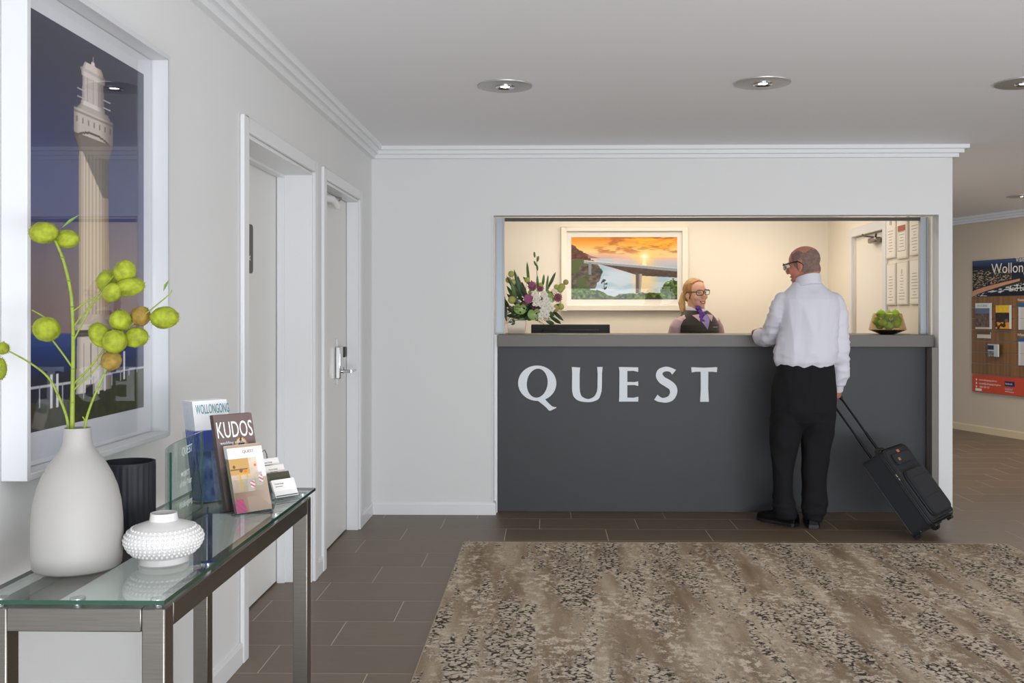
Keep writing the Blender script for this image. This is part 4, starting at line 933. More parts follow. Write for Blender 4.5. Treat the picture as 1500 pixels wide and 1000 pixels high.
# ================================================================ amber bowl with limes
bx = atY(1300, 480, 6.60).x; bw = thing('amber_bowl', (bx, 6.60, CT), 'faceted amber glass bowl of green limes on the counter', 'bowl')
AMB = sheet_glass('amber_glass', (.90, .84, .68), ior=1.7, rough=.02, gain=1.2)
pr = [(.122, .030), (.092, .138), (.0905, .138), (.1205, .0305)]
MB().lathe(pr, 40, (bx, 6.60, CT)).build('bowl_body', AMB, bw, smooth=25)
MB().lathe([(0, .0005), (.048, .0005), (.122, .030), (.1205, .0302), (.047, .004), (0, .004)], 40, (bx, 6.60, CT)).build('bowl_base', mat('dark_amber', (46, 36, 20), .12, spec=.8), bw, smooth=25)
MB().lathe([(.0895, .1375), (.093, .1375), (.093, .1395), (.0895, .1395)], 40, (bx, 6.60, CT)).build('gilt_rim', mat('gilt', (190, 150, 90), .3, .8), bw, smooth=40)
LIME = mat('lime_green', (150, 196, 30), .4, noise=.12, nscale=30, bump=.1, bscale=120)
lm = [(-.048, -.01, .136, 'lime with a stalk, resting on top at the left of the amber bowl'), (0.0, -.030, .130, 'lime in the middle of the top layer in the amber bowl'), (.050, .0, .138, 'brightest lime, on top at the right of the amber bowl'), (-.045, -.035, .075, 'lime behind the amber glass, lower left'), (.01, .04, .110, 'lime at the back of the amber bowl'), (.045, -.042, .070, 'lime behind the amber glass, lower right'), (0, -.03, .055, 'lime at the centre bottom inside the amber bowl'), (.05, .045, .07, 'lime at the rear right inside the amber bowl'), (-.066, .02, .088, 'lime against the left side inside the amber bowl'), (.068, .0, .095, 'lime against the right side inside the amber bowl'), (-.035, .045, .06, 'lime at the rear left inside the amber bowl')]
for i, (dx, dy, dz, lb) in enumerate(lm):
    t = thing('lime', (bx+dx, 6.6+dy, CT+dz-.028), lb, 'fruit', 'limes in the amber bowl'); c = Vector((bx+dx, 6.6+dy, CT+dz))
    MB().ell(c, (.031, .029, .027), Matrix.Rotation(i, 3, 'Z'), 18, 12).build('rind', LIME, t, smooth=180)
    MB().cyl(c+Vector((.002, 0, .024)), c+Vector((.004, 0, .033)), .0016, .0012, 6).build('stalk', BLEAF, t)

# ================================================================ display board on the angled wall
ang = math.atan2(DV.y, DV.x)
BM = Matrix.Translation((A0.x, A0.y, 0)) @ Matrix.Rotation(ang, 4, 'Z')
def bt(x, y):   # pixel -> board (t, z)
    a = (x-CX)/F; dx, dy = a*_c-_s, _c+a*_s; k = (A0.x*DV.y-A0.y*DV.x)/(dx*DV.y-dy*DV.x); return ((k*dx-A0.x)*DV.x+(k*dy-A0.y)*DV.y, EYE-(y-CY)*k/F)
T0, T1 = .354, 1.50
bd = local_thing('display_board', (0, 0, 0), 'tourist brochure display board with wood slats on the taupe wall', 'display board', M=BM)
MB().box(T0, T1, -.022, -.002, .447, 1.885).build('backing_board', mat('board_edge', (70, 60, 50), .6), bd)
def header(U, V):
    n = fbm(U, V, 14, 14, 4, 5); c = mixc((24, 32, 52), (60, 80, 116), sst(.75, 1, V)); m_ = V < .86-.05*np.sin(U*5); c[m_] = mixc((22, 24, 34), (40, 44, 60), n)[m_]
    m_ = (V < .72) & (U < .5) & (V > .2+U*.5); s_ = sst(.55, .65, fbm(U, V, 60, 50, 3, 6)); k = mixc((26, 28, 30), (190, 166, 130), s_); c[m_] = k[m_]
    m_ = (V < .42-.0*U) & (U > .35); c[m_] = mixc((30, 34, 26), (70, 68, 48), n)[m_]
    be = (np.abs(V-(.06+.52*U**.75)) < .075*(1-U)) & (U < .60); c[be] = mixc((196, 134, 96), (216, 160, 120), n)[be]
    w_ = (V < .0+.5*U**.8-.02) & (V > .5*U**.8-.15) & (U < .75); k = mixc((14, 22, 32), (210, 214, 214), sst(.5, .62, fbm(U, V, 24, 30, 3, 8))); c[w_] = k[w_]
    m_ = V < .5*U**.8-.15; c[m_] = (12, 18, 26); return c
hd = painted('header_print', (T0, -.0225, 1.496), (T1-T0, 0, 0), (0, 0, .389), 150, 90, header, bd)
def btext(o, s, size, t_, z_, m_, al='LEFT', y=-.0232, sx=1): me = text_mesh(s, size, .0002, al, sx); me.transform(Matrix.Translation((t_, y, z_)) @ Matrix.Rotation(PI/2, 4, 'X')); return link('lettering', me, m_, o)
BW = mat('board_white_ink', (235, 228, 220), .5)
btext(hd, 'Wollongong', .155, .640, 1.735, BW, sx=.95); btext(hd, 'Visit', .075, .985, 1.845, BW, sx=.9); btext(hd, 'and beyond', .085, .895, 1.54, BW)
WOOD = mat('walnut_slat', (128, 88, 46), .5, noise=.45, nscale=5, stretch=(6, 1, .25))
ys = [434.5, 450.5, 466.5, 482.8, 498.8, 515, 531, 547]; zs = [bt(1427, y)[1] for y in ys]; zs[0] = 1.494
for k in range(7): MB().box(T0, T1, -.032, -.0225, zs[k+1]+.004, zs[k]-.004).build('slat', WOOD, bd, bevel=.0015)
GR = mat('groove_metal', (150, 140, 128), .4, .6)
for z_ in zs[1:]: MB().box(T0, T1, -.027, -.0226, z_-.003, z_+.003).build('groove_strip', GR, bd)
zf = zs[-1]-.005
ft2 = MB().box(T0, T1, -.026, -.0225, .449, zf).build('footer_panel', mat('orange_red_panel', (196, 68, 28), .5), bd)
btext(ft2, 'visitwollongong.com.au', .028, .46, .575, BW, y=-.0264); btext(ft2, 'tourism@wollongong.nsw.gov.au', .028, .46, .536, BW, y=-.0264, sx=.85); btext(ft2, '1800 240 737', .028, .46, .498, BW, y=-.0264)
for z_ in (.584, .545, .507): MB().prism(ellp(.42, z_, .010, .012, 12), -.0268, -.0262, lambda v: (v[0], v[2], v[1])).build('icon', BW, ft2)
o = MB().box(.405, .50, -.0268, -.0262, .462, .488).build('logo_patch', BW, ft2); o = MB().box(.835, .975, -.0268, -.0262, .540, .592).build('navy_patch', mat('navy_ink', (22, 30, 82), .5), ft2)
btext(o, 'facebook', .028, .845, .558, BW, y=-.0272, sx=.95); btext(ft2, 'twitter', .040, .838, .500, mat('sky_ink', (120, 190, 220), .5), y=-.0264); btext(ft2, 'VisitWollongong', .018, .838, .478, BW, y=-.0264)
# things standing on the board
def on_board(nm, lb, cat, p0, p1, fn, depth=.03, side=(210, 214, 220), grp=None, nx=50, nz=60, y=-.036):
    (t0, z1), (t1, z0) = bt(*p0), bt(*p1); o = local_thing(nm, (0, 0, 0), lb, cat, group=grp, M=BM @ Matrix.Translation((t0, y, z0)))
    MB().box(0, t1-t0, -depth, 0, 0, z1-z0).build('pages', mat('edge_%d' % side[0], side, .6), o)
    if fn: painted('cover', (0, -depth-.0006, 0), (t1-t0, 0, 0), (0, 0, z1-z0), nx, nz, fn, o)
    return o, t1-t0, z1-z0
def mag1(U, V):
    c = mixc((46, 40, 36), (150, 120, 100), fbm(U, V, 7, 8, 4, 3)); m_ = V > .60; c[m_] = (96, 110, 140); m_ = V > .80; c[m_] = (214, 220, 206); m_ = V < .08; c[m_] = (206, 190, 160); return c
def mag2(U, V):
    c = mixc((30, 22, 20), (70, 46, 30), fbm(U, V, 6, 8, 3, 4)); m_ = V > .68; c[m_] = mixc((214, 160, 20), (240, 206, 60), fbm(U, V, 5, 5, 3, 2))[m_]; m_ = (V < .28) & (fbm(U, V, 5, 6, 3, 9) > .5); c[m_] = (226, 150, 30)
    m_ = np.hypot(U-.8, (V-.34)*1.4) < .12; c[m_] = (120, 90, 80); return c
def mag3(U, V):
    c = np.tile(np.array((196., 200, 204)), (len(U), 1)); m_ = (V > .55) & (V < .9) & (U < .6); c[m_] = (34, 44, 72); m_ = (V < .45) & (U < .6); c[m_] = mixc((50, 44, 40), (190, 180, 170), fbm(U, V, 9, 9, 2, 4))[m_]; return c
o, w_, h_ = on_board('magazine', 'travel magazine with a blue sky cover on the display board, upper left', 'magazine', (1436, 444), (1457, 482), mag1, grp='magazines on the display board'); btext(o, 'IN SCENE', .035, w_/2, h_*.86, mat('teal_ink', (38, 140, 150), .5), 'CENTER', y=-.0310)
o, w_, h_ = on_board('magazine', 'yellow and black magazine on the display board, right of the blue one', 'magazine', (1466, 447), (1486, 481.5), mag2, grp='magazines on the display board')
on_board('leaflet', 'small cream leaflet just below the travel magazine on the board', 'leaflet', (1436, 486), (1455.5, 495.5), lambda U, V: mixc((206, 200, 176), (90, 80, 50), sst(.55, .7, V)), depth=.006)
on_board('information_sheet', 'white sheet with blue heading at the board edge, upper', 'leaflet', (1496.5, 444), (1516, 483), lambda U, V: np.where((V > .86)[:, None], (40, 90, 140), np.where((np.sin(V*120) > .5)[:, None] & (U > .15)[:, None], (150, 150, 152), (216, 214, 210))), depth=.004)
on_board('information_sheet', 'white sheet with blue heading at the board edge, lower', 'leaflet', (1496.5, 495), (1516, 536), lambda U, V: np.where((V > .88)[:, None], (40, 90, 140), np.where((np.sin(V*120) > .5)[:, None] & (U > .15)[:, None], (150, 150, 152), (216, 214, 210))), depth=.004)
btext(bd, 'Visitor', .04, bt(1494, 440)[0], bt(1497, 441)[1], BW, y=-.0325); btext(bd, 'What to do', .04, bt(1494, 492)[0], bt(1497, 492)[1], BW, y=-.0325)
(t0, z1), (t1, z0) = bt(1455, 503), bt(1472, 523)
h_ = local_thing('leaflet_holder', (0, 0, 0), 'clear tapered plastic holder with a small booklet on the wood slats', 'holder', M=BM @ Matrix.Translation((t0, -.036, z0)))
w_ = t1-t0; hh = z1-z0
MB().add([(0, 0, 0), (w_, 0, 0), (w_, -.05, 0), (0, -.05, 0), (-.01, 0, hh), (w_+.01, 0, hh), (w_+.01, -.075, hh), (-.01, -.075, hh)], [(0, 1, 2, 3), (0, 4, 5, 1), (1, 5, 6, 2), (2, 6, 7, 3), (3, 7, 4, 0)]).build('pocket', ACR, h_)
bo = local_thing('booklet', (0, 0, 0), 'small booklet with a navy panel inside the clear holder', 'leaflet', M=BM @ Matrix.Translation((t0, -.036, z0)))
MB().box(.01, w_-.01, -.045, -.03, .004, hh-.004).build('pages', PAPER, bo); painted('cover', (.01, -.0456, .004), (w_-.02, 0, 0), (0, 0, hh-.008), 40, 40, mag3, bo)

# ================================================================ suitcase
def Rm(a, b_, g_): return Matrix.Rotation(a, 3, 'Z') @ Matrix.Rotation(b_, 3, 'X') @ Matrix.Rotation(g_, 3, 'Y')
SM = Matrix.Translation((2.31, 5.90, .036)) @ Rm(-2.35, .656, .055).to_4x4()
SW, SD, SH = .33, .165, .49
suit = local_thing('rolling_suitcase', (0, 0, 0), 'black fabric rolling suitcase tilted on its wheels beside the man', 'suitcase', M=SM)
FAB = mat('black_suitcase_fabric', (30, 32, 37), .85, bump=.25, bscale=500, sheen=0, noise=.08, nscale=120); FAB2 = mat('black_piping', (24, 24, 26), .5); ZIP = mat('zip_metal', (190, 160, 130), .35, .9)
def rbox(x0, x1, y0, y1, z0, z1, r, axis='y', n=5):
    """box with its corners in the x-z plane rounded, extruded along y"""
    return MB().prism(rrect((x0+x1)/2, (z0+z1)/2, x1-x0, z1-z0, r, n), y0, y1, lambda v: (v[0], v[2], v[1]))
rbox(0, SW, 0, SD*.82, 0, SH, .035).build('main_body', FAB, suit, bevel=.010, seg=3)
rbox(.004, SW-.004, SD*.82, SD*.97, .004, SH-.004, .035).build('front_gusset', FAB, suit, bevel=.010, seg=3)
def loop(x0, x1, z0, z1, r, y): return [(px_, y, pz_) for px_, pz_ in rrect((x0+x1)/2, (z0+z1)/2, x1-x0, z1-z0, r, 5)]
for y_ in (.006, SD*.80, SD*.86): MB().tube(loop(-.001, SW+.001, -.001, SH+.001, .035, y_), .004, 6, closed=True).build('piping', FAB2, suit, smooth=60)
MB().tube(loop(.012, SW-.012, .012, SH-.012, .035, SD*.972), .004, 6, closed=True).build('piping', FAB2, suit, smooth=60)
pk = rbox(.035, SW-.035, SD*.97, SD*.97+.030, .035, SH*.66, .04).build('front_pocket', FAB, suit, bevel=.012, seg=3)
b = MB(); b.tube(loop(.035, SW-.035, .035, SH*.66, .04, SD*.97+.006), .004, 6, closed=True); b.build('pocket_zip', FAB2, pk, smooth=60)
MB().box(.06, SW-.06, SD*.97+.030, SD*.97+.0315, SH*.30, SH*.305).build('pocket_seam', FAB2, pk)
MB().box(.06, SW-.06, SD*.97+.030, SD*.97+.0315, SH*.56, SH*.565).build('pocket_seam', FAB2, pk)
MB().box(.03, SW-.03, SD*.97, SD*.97+.004, SH*.70, SH*.705).build('upper_seam', FAB2, suit)
p2_ = rbox(.05, SW-.05, SD*.97, SD*.97+.012, SH*.76, SH*.90, .015).build('upper_pocket', FAB, suit, bevel=.005)
b = MB().box(SW-.11, SW-.085, SD*.985+.010, SD*.985+.016, SH*.80, SH*.84).build('zip_pull', ZIP, p2_, bevel=.002)
MB().box(SW-.09, SW-.055, SD*.97+.012, SD*.97+.015, SH*.925-.01, SH*.925+.012).build('brand_tag', mat('tag_orange', (200, 96, 50), .5), suit) if False else MB().box(.14, .17, SD*.97, SD*.97+.003, SH*.925-.008, SH*.925+.010).build('sewn_label', mat('tag_orange', (200, 110, 80), .5), suit)
b = MB(); b.box(SW-.002, SW+.006, SD*.86, SD*.90, SH*.64, SH*.68); b.box(SW-.002, SW+.006, SD*.86, SD*.90, SH*.595, SH*.63)
b.build('zip_pull', ZIP, suit, bevel=.003)
b = MB(); b.tube([(.11, .07, SH), (.115, .07, SH+.022), (.165, .07, SH+.030), (.215, .07, SH+.022), (.22, .07, SH)], (.007), 8, flat=2.0); b.build('top_handle', FAB2, suit, smooth=60)
ROD = mat('black_rod', (18, 18, 20), .3, .3)
b = MB()
for u in (SW*.2, SW*.62): b = MB(); b.cyl((u, .018, SH-.02), (u, .018, SH+.17), .0085, n=12); b.cyl((u, .018, SH+.17), (u, .018, SH+.43), .0065, n=12); b.build('handle_rod', ROD, suit, smooth=50)
hr = MB().tube([(SW*.2-.004, .018, SH+.425), (SW*.23, .018, SH+.445), (SW*.41, .018, SH+.45), (SW*.59, .018, SH+.445), (SW*.62+.004, .018, SH+.425)], .0115, 12).build('grip', ROD, suit, smooth=60)
for u in (.035, SW-.035):
    wl = MB().tube([(u-.012, .018, -.002), (u+.012, .018, -.002)], .026, 24).build('wheel', FAB2, suit, smooth=40)
    MB().tube([(u-.0135, .018, -.002), (u+.0135, .018, -.002)], .010, 12).build('hub', STEEL, wl, smooth=40)
    MB().box(u-.022, u+.022, -.004, .06, -.006, .035).build('wheel_housing', BLACK, suit, bevel=.005)
for u in (.05, SW-.05): MB().box(u-.015, u+.015, SD*.7, SD*.9, -.018, 0).build('stand_foot', BLACK, suit, bevel=.004)
# ================================================================ people
from mathutils.bvhtree import BVHTree
SKIN_M = mat('skin_ruddy', (192, 124, 102), .5, noise=.06, nscale=25, sss=.05); SKIN_W = mat('skin_fair', (228, 172, 142), .5, noise=.03, nscale=25, sss=.05)
def head(b, M, ear=.080, nose=1.0, jaw=1.0):
    """head facing local +Y, centre between the ears, 0.233 tall"""
    s = MB()
    s.ell((0, -.012, .034), (.075, .096, .082), n=32, m=20); s.ell((0, .026, -.015), (.064*jaw, .062, .086), n=28, m=18); s.ell((0, .034, -.064), (.050*jaw, .050, .046), n=24, m=14)
    s.ell((0, .070, -.098), (.022*jaw, .018, .017)); s.ell((0, -.045, -.030), (.058, .055, .060), n=24, m=14)
    s.tube([(0, .083, .022), (0, .096, .0), (0, .110*nose, -.022)], [.007, .009, .012], 12); s.ell((0, .101*nose, -.027), (.017, .013, .009))
    for q in (-1, 1):
        s.ell((q*.028, .075, .026), (.022, .011, .007)); s.ell((q*.036, .062, -.026), (.024, .022, .022)); s.ell((q*ear, -.008, -.004), (.0075, .020, .032), Matrix.Rotation(q*.25, 3, 'Z'), 16, 12); s.ell((q*(ear-.002), -.004, -.032), (.007, .011, .012))
    s.ell((0, .086, -.056), (.024, .008, .005)); s.ell((0, .084, -.076), (.021, .008, .006))
    s.tube([(0, -.03, -.03), (0, -.03, -.07), (0, -.025, -.115)], [.058, .056, .052], 24)
    s.xf(M); b.add(s.v, s.f)
def hand(b, w, d, s, n, ang, spread=0, thumb=(.5, .8, .3), sc=1.0):
    w, d, s, n = (Vector(q) for q in (w, d, s, n)); d.normalize(); s = (s-d*s.dot(d)).normalized(); n = (n-d*n.dot(d)-s*n.dot(s)).normalized()
    b.tube([w-d*.02, w, w+d*.035*sc, w+d*.075*sc, w+d*.094*sc], [(.024, .019), (.025, .018), (.035*sc, .017), (.040*sc, .015), (.036*sc, .011)], 20, up=s)
    for i in range(4):
        base = w+(d*(.084, .088, .085, .078)[i]+s*(.029, .010, -.010, -.028)[i])*sc; L_ = (.072, .079, .074, .058)[i]*sc; p = base-d*.015; pts = [p]; p = base
        pts.append(p); dd = (d+s*spread*(1.5-i)*.12).normalized()
        for f_, a in zip((.46, .30, .24), ang):
            e = (dd*math.cos(a)+n*math.sin(a)); p = p+e*L_*f_; pts.append(p)
        b.tube(pts, [.0092, .0094, .0088, .0082, .0066], 10)
        b.ell(pts[-1], .0068, None, 8, 6)
    q = w+(d*.022+s*.024)*sc; t1 = (d*thumb[0]+s*thumb[1]+n*thumb[2]).normalized(); t2 = (d*.8+s*.1+n*(thumb[2]+.35)).normalized()
    b.tube([q, q+t1*.036*sc, q+t1*.036*sc+t2*.030*sc, q+t1*.036*sc+t2*.052*sc], [.015, .0115, .0105, .008], 12)
def shoe(M, m_, par, sole_m):
    prof = [(-.145, .026, .060, .0), (-.130, .034, .070, 0), (-.09, .037, .075, 0), (-.04, .036, .074, 0), (0, .040, .060, 0), (.05, .047, .050, .004), (.09, .046, .043, .006), (.125, .036, .034, .006), (.145, .018, .022, .006)]
    b = MB(); n = 14; vs = []
    for y, w_, h_, x in prof:
        for k in range(n+1):
            t = PI*k/n; vs.append((x-w_*math.copysign(abs(math.cos(t))**.75, math.cos(t)), y, .022+h_*math.sin(t)**.8))
    m = len(prof); N1 = n+1
    fs = [(i*N1+k, i*N1+k+1, (i+1)*N1+k+1, (i+1)*N1+k) for i in range(m-1) for k in range(n)]+[tuple(i*N1 for i in range(m))+tuple(i*N1+n for i in reversed(range(m))), tuple(range(N1)), tuple((m-1)*N1+k for k in reversed(range(N1)))]
    b.add(vs, fs); b.xf(M); sh = b.build('shoe', m_, par, smooth=50)
    out = [(x-w_-.003, y) for y, w_, h_, x in prof]+[(x+w_+.003, y) for y, w_, h_, x in reversed(prof)]
    MB().prism(out, .008, .022).xf(M).build('sole', sole_m, sh)
    MB().prism([(x_*.97, y_*.97) for x_, y_ in out if y_ < -.03], 0, .008).xf(M).build('heel', sole_m, sh); MB().prism([(x_*.9, y_) for x_, y_ in out if y_ > -.02], 0.001, .008).xf(M).build('tread', sole_m, sh)
    b = MB()
    for k in range(3): b.tube([(-.018, .0+.014*k, .088-.006*k), (0, .002+.014*k, .093-.007*k), (.018, .0+.014*k, .088-.006*k)], .0022, 6)
    b.xf(M).build('laces', m_, sh)
def spectacles(par, M, colr, w_=.026, h_=.017, y=.104, z=.010, rx=.033, th=.0018):
    fr = mat('spectacle_frame_%d' % colr[0], colr, .3); b = MB()
    for q in (-1, 1):
        b.tube([M @ Vector((px_, y-.012*((abs(px_)-.02)/.04)**2 if abs(px_) > .02 else y, pz_)) for px_, pz_ in rrect(q*rx, z, 2*w_, 2*h_, h_*.7, 4)], th, 6, closed=True)
        b.tube([M @ Vector(v) for v in ((q*(rx+w_), y-.010, z+.008), (q*.078, y-.03, z+.010), (q*.086, .0, z+.012), (q*.085, -.022, z-.004), (q*.080, -.030, z-.018))], [th*1.3, th*1.4, th*1.4, th*1.4, th], 6)
    b.tube([M @ Vector((-.009, y, z+.004)), M @ Vector((0, y+.003, z+.006)), M @ Vector((.009, y, z+.004))], .0018, 6)
    o = b.build('spectacles', fr, par, smooth=60)
    for q in (-1, 1): MB().prism(rrect(q*rx, z, 2*w_-.002, 2*h_-.002, h_*.65, 4), y-.0105 if False else y-.006, y-.0052, lambda v: (v[0], v[2], v[1])).xf(M).build('lens', sheet_glass('spectacle_lens', gain=1.0), o)
def eyes(par, M, iris, sc=1.0):
    for q in (-1, 1):
        e = MB().ell((q*.031, .0745, .006), (.0125, .0125, .0095)).xf(M).build('eye', mat('eye_white', (236, 232, 226), .2), par, smooth=180)
        MB().ell((q*.031+.001, .0855, .006), (.0052, .0022, .0052)).xf(M).build('iris', iris, e, smooth=180)
        MB().tube([M @ Vector(v) for v in ((q*.017, .086, .0115), (q*.031, .0885, .0155), (q*.045, .081, .0115))], .0016, 6).build('eyelash', mat('lash_brown', (60, 40, 30), .6), e)
def folds(me, amp, sc, seed=0, thr=None):
    P_ = vco(me); N_ = vno(me); n1 = np_noise(P_, sc, seed); n2 = np_noise(P_, (sc[0]*2.1, sc[1]*2.1, sc[2]*1.7), seed+5)
    dsp = amp*((1-np.abs(n1)*2.6)*.7+n2*.5)
    if thr is not None: dsp *= thr(P_)
    setco(me, P_+N_*dsp[:, None]); return me
def snap_line(me, pts, m_, name, par, r=.0019, off=.0008, dirv=(0, 1, 0)):
    bm_ = bmesh.new(); bm_.from_mesh(me); t = BVHTree.FromBMesh(bm_); bm_.free(); out = []
    for p in catmull([tuple(q) for q in pts], 6):
        h_ = t.ray_cast(Vector(p)-Vector(dirv)*.6, Vector(dirv))
        if h_[0]: out.append(h_[0]+h_[1]*off)
    if len(out) > 2: return MB().tube(out, r, 6).build(name, m_, par, smooth=60)

# ---------------------------------------------------------------- the man at the counter
MY = 5.98
man = thing('person', (1.53, 6.02, 0), 'grey haired man from behind in white shirt and black trousers, pulling a suitcase', 'person')
def Q(x, y, Y=MY): return atY(x, y, Y)
def ringpx(rows, Yc=MY):
    out = []
    for r in rows:
        y, xl, xr, ay = r[:4]; Yc_ = Yc+(r[4] if len(r) > 4 else 0); a, c = Q(xl, y, Yc_), Q(xr, y, Yc_); out.append(((a.x+c.x)/2, Yc_, a.z, (c.x-a.x)/2, ay))
    return sorted(out, key=lambda q: q[2])
TORSO = [(537, 1140, 1220, .118), (529, 1136, 1223, .138), (515, 1136, 1225, .146), (490, 1141, 1225, .142), (470, 1144, 1226, .137), (452, 1143, 1227, .130), (440, 1141, 1227, .118), (432, 1145, 1223, .100), (425, 1152, 1214, .082), (419, 1158, 1207, .070), (413, 1162, 1202, .063)]
LARM = [((1149, 443, 5.98), .060), ((1140, 460, 6.01), .062), ((1133, 478, 6.06), .058), ((1128, 493, 6.13), .055), ((1121, 495, 6.20), .050), ((1114, 494, 6.27), .045), ((1113, 493, 6.32), .041)]
RARM = [((1219, 443, 5.99), .060), ((1227, 462, 5.99), .058), ((1230, 490, 5.97), .052), ((1231, 520, 5.97), .050), ((1231, 545, 6.0), .046), ((1228, 560, 6.03), .038)]
sb = MB(); sb.rings(ringpx(TORSO), 40, 2.3)
for A_ in (LARM, RARM): sb.tube([Q(*p) for p, r in A_], [r for p, r in A_], 20); sb.ell(Q(*A_[0][0]), .062)
sm_ = fused(sb, .006, 6)
zc_ = lambda y: Q(1180, y).z
def shirt_thr(P_): return np.clip((zc_(418)-P_[:, 2])/.08, 0.1, 1)
folds(sm_, .0085, (11, 9, 4.0), 2, shirt_thr); folds(sm_, .0070, (5, 5, 22), 9, lambda P_: np.clip((P_[:, 0]-Q(1212, 500).x)/.02, 0, 1)+np.clip((Q(1146, 500).x-P_[:, 0])/.02, 0, 1)*(P_[:, 2] > 1.05)+.6*np.clip((zc_(512)-P_[:, 2])/.04, 0, 1))
SHIRT = mat('white_shirt_cotton', (216, 215, 224), .8, bump=.2, bscale=40, spec=.2)
shirt = link('shirt', sm_, SHIRT, man)
seam = mat('shirt_seam', (232, 230, 238), .7)
snap_line(sm_, [Q(1146, 436), Q(1158, 430), Q(1178, 427.5), Q(1200, 428), Q(1222, 436)], seam, 'yoke_seam', shirt)
snap_line(sm_, [Q(1143, 431), Q(1147, 440), Q(1150, 455), Q(1149, 470)], seam, 'sleeve_seam', shirt); snap_line(sm_, [Q(1226, 436), Q(1223, 450), Q(1223, 470)], seam, 'sleeve_seam', shirt)
# collar
nc = Q(1183, 414); b = MB(); pr = [(.078, -.034), (.0755, .010), (.073, .030), (.0705, .030), (.070, -.034)]
b.lathe(pr+[pr[0]], 36, (nc.x, MY-.012, nc.z)); b.v = [(v[0], v[1], v[2]-(v[1]-MY)*.30+(v[0]-nc.x)*.12) for v in b.v]; b.build('collar', SHIRT, shirt, smooth=60)
for (p0, p1, r) in ((Q(1113, 494, 6.29), Q(1112, 492.5, 6.35), .0425), (Q(1228.5, 557, 6.03), Q(1226.6, 571, 6.06), .034)):
    b = MB(); d = (p1-p0).normalized(); b.tube([p0, p1, p1-d*.001, p0+d*.01], [r, r, r-.004, r-.004], 20, cap=False); b.build('cuff', SHIRT, shirt, smooth=60)
PELV = [(626, 1148, 1205, .07), (617, 1135, 1220, .118), (600, 1131, 1223, .142), (570, 1132, 1223, .140), (548, 1135, 1222, .130), (534, 1138, 1220, .122), (529, 1139, 1219, .118)]
LL = [(757, 1143, 1164, .056, .02), (752, 1139, 1166, .064, .02), (742, 1135, 1164, .066, .02), (720, 1133, 1162, .070, .01), (690, 1131, 1162, .074, .01), (660, 1130, 1166, .084, .01), (635, 1130, 1173, .100, 0), (605, 1131, 1180, .12, 0)]
RL = [(759, 1181, 1203, .055, -.02), (753, 1178, 1206, .062, -.02), (742, 1177, 1209, .064, -.02), (720, 1177, 1208, .068, -.01), (690, 1176, 1210, .072, 0), (660, 1176, 1214, .084, 0), (635, 1175, 1219, .100, 0), (605, 1172, 1223, .12, 0)]
tb = MB(); tb.rings(ringpx(PELV), 40, 2.3); tb.rings(ringpx(LL), 28, 2.2); tb.rings(ringpx(RL), 28, 2.2)
tm = fused(tb, .006, 6); folds(tm, .011, (9, 9, 4), 4); folds(tm, .014, (5, 5, 15), 6, lambda P_: np.clip((zc_(715)-P_[:, 2])/.1, 0, 1)+.35*np.clip((P_[:, 2]-zc_(640))/.05, 0, 1)*np.clip((zc_(590)-P_[:, 2])/.05, 0, 1))
TRO = mat('black_trouser_wool', (27, 27, 29), .9, bump=.2, bscale=120, spec=.2)
tr = link('trousers', tm, TRO, man); snap_line(tm, [Q(1178, 545), Q(1177, 575), Q(1174, 605)], mat('trouser_seam', (14, 14, 15), .9), 'back_seam', tr); snap_line(tm, [Q(1150, 556), Q(1160, 556.5), Q(1170, 557)], mat('trouser_seam', (14, 14, 15), .9), 'pocket_welt', tr)
b = MB(); rs = ringpx([(527, 1138.5, 1219.5, .121), (533, 1137.5, 1220.5, .124)]); b.rings([(q[0], q[1], q[2], q[3]+.002, q[4]+.002) for q in rs], 48, 2.3); b.build('belt', mat('black_leather', (16, 16, 17), .3), tr, smooth=60)
SH = mat('polished_black_leather', (8, 8, 9), .42, spec=.18); SOL = mat('rubber_sole', (22, 22, 24), .5)
h0 = atZ(1157, 772, 0); 
shoe(Matrix.Translation((h0.x-.050, h0.y+.120, 0)) @ Matrix.Rotation(.72, 4, 'Z'), SH, man, SOL)
h1 = atZ(1192, 774, 0); shoe(Matrix.Translation((h1.x+.022, h1.y+.138, 0)) @ Matrix.Rotation(-.16, 4, 'Z'), SH, man, SOL)
# body: head, neck, slim torso and legs, arms and hands in one surface
HM = Matrix.Translation(Vector((Q(1178, 388).x, MY+.020, Q(1180, 388.5).z))) @ Matrix.Rotation(.95, 4, 'Z') @ Matrix.Rotation(-.16, 4, 'X')
bb = MB(); head(bb, HM, ear=.079, nose=1.0)
bb.rings([(q[0], q[1], q[2], q[3]*.82, q[4]*.78) for q in ringpx(TORSO+[(560, 1140, 1216, .10), (600, 1136, 1218, .11), (625, 1142, 1212, .09)])], 28)
nb = Q(1181, 400); bb.tube([Q(1182, 425), Q(1181, 408)+Vector((0, .0, 0)), Q(1181, 398)+Vector((0, .01, 0)), Q(1180, 388)], [.064, .060, .058, .055], 24)
for R_ in (LL, RL): bb.rings([(q[0], q[1], q[2], max(q[3]*.72, .03), max(q[4]*.7, .03)) for q in ringpx(R_[1:])], 20)
G = SM @ Vector((SW*.41, .018, SH+.448)) if False else SM @ Vector((SW*.41, .018, .49+.448))
u_ = (SM.to_3x3() @ Vector((1, 0, 0))).normalized(); s_ = -u_
wr = G+Vector((.012, -.02, .104)); d_ = (G-wr).normalized(); n_ = s_.cross(d_).normalized()
wr = G-d_*.092-n_*.021
for A_, wend in ((LARM, None), (RARM, wr)):
    pts = [Q(*p) for p, r in A_]; rad = [max(.03, r*.66) for p, r in A_]; 
    if wend is not None: pts = pts+[wend]; rad = rad+[.026]
    bb.tube(pts, rad, 16)
hand(bb, wr, d_, s_, n_, (.9, 2.5, 3.9), thumb=(.9, .15, .55))
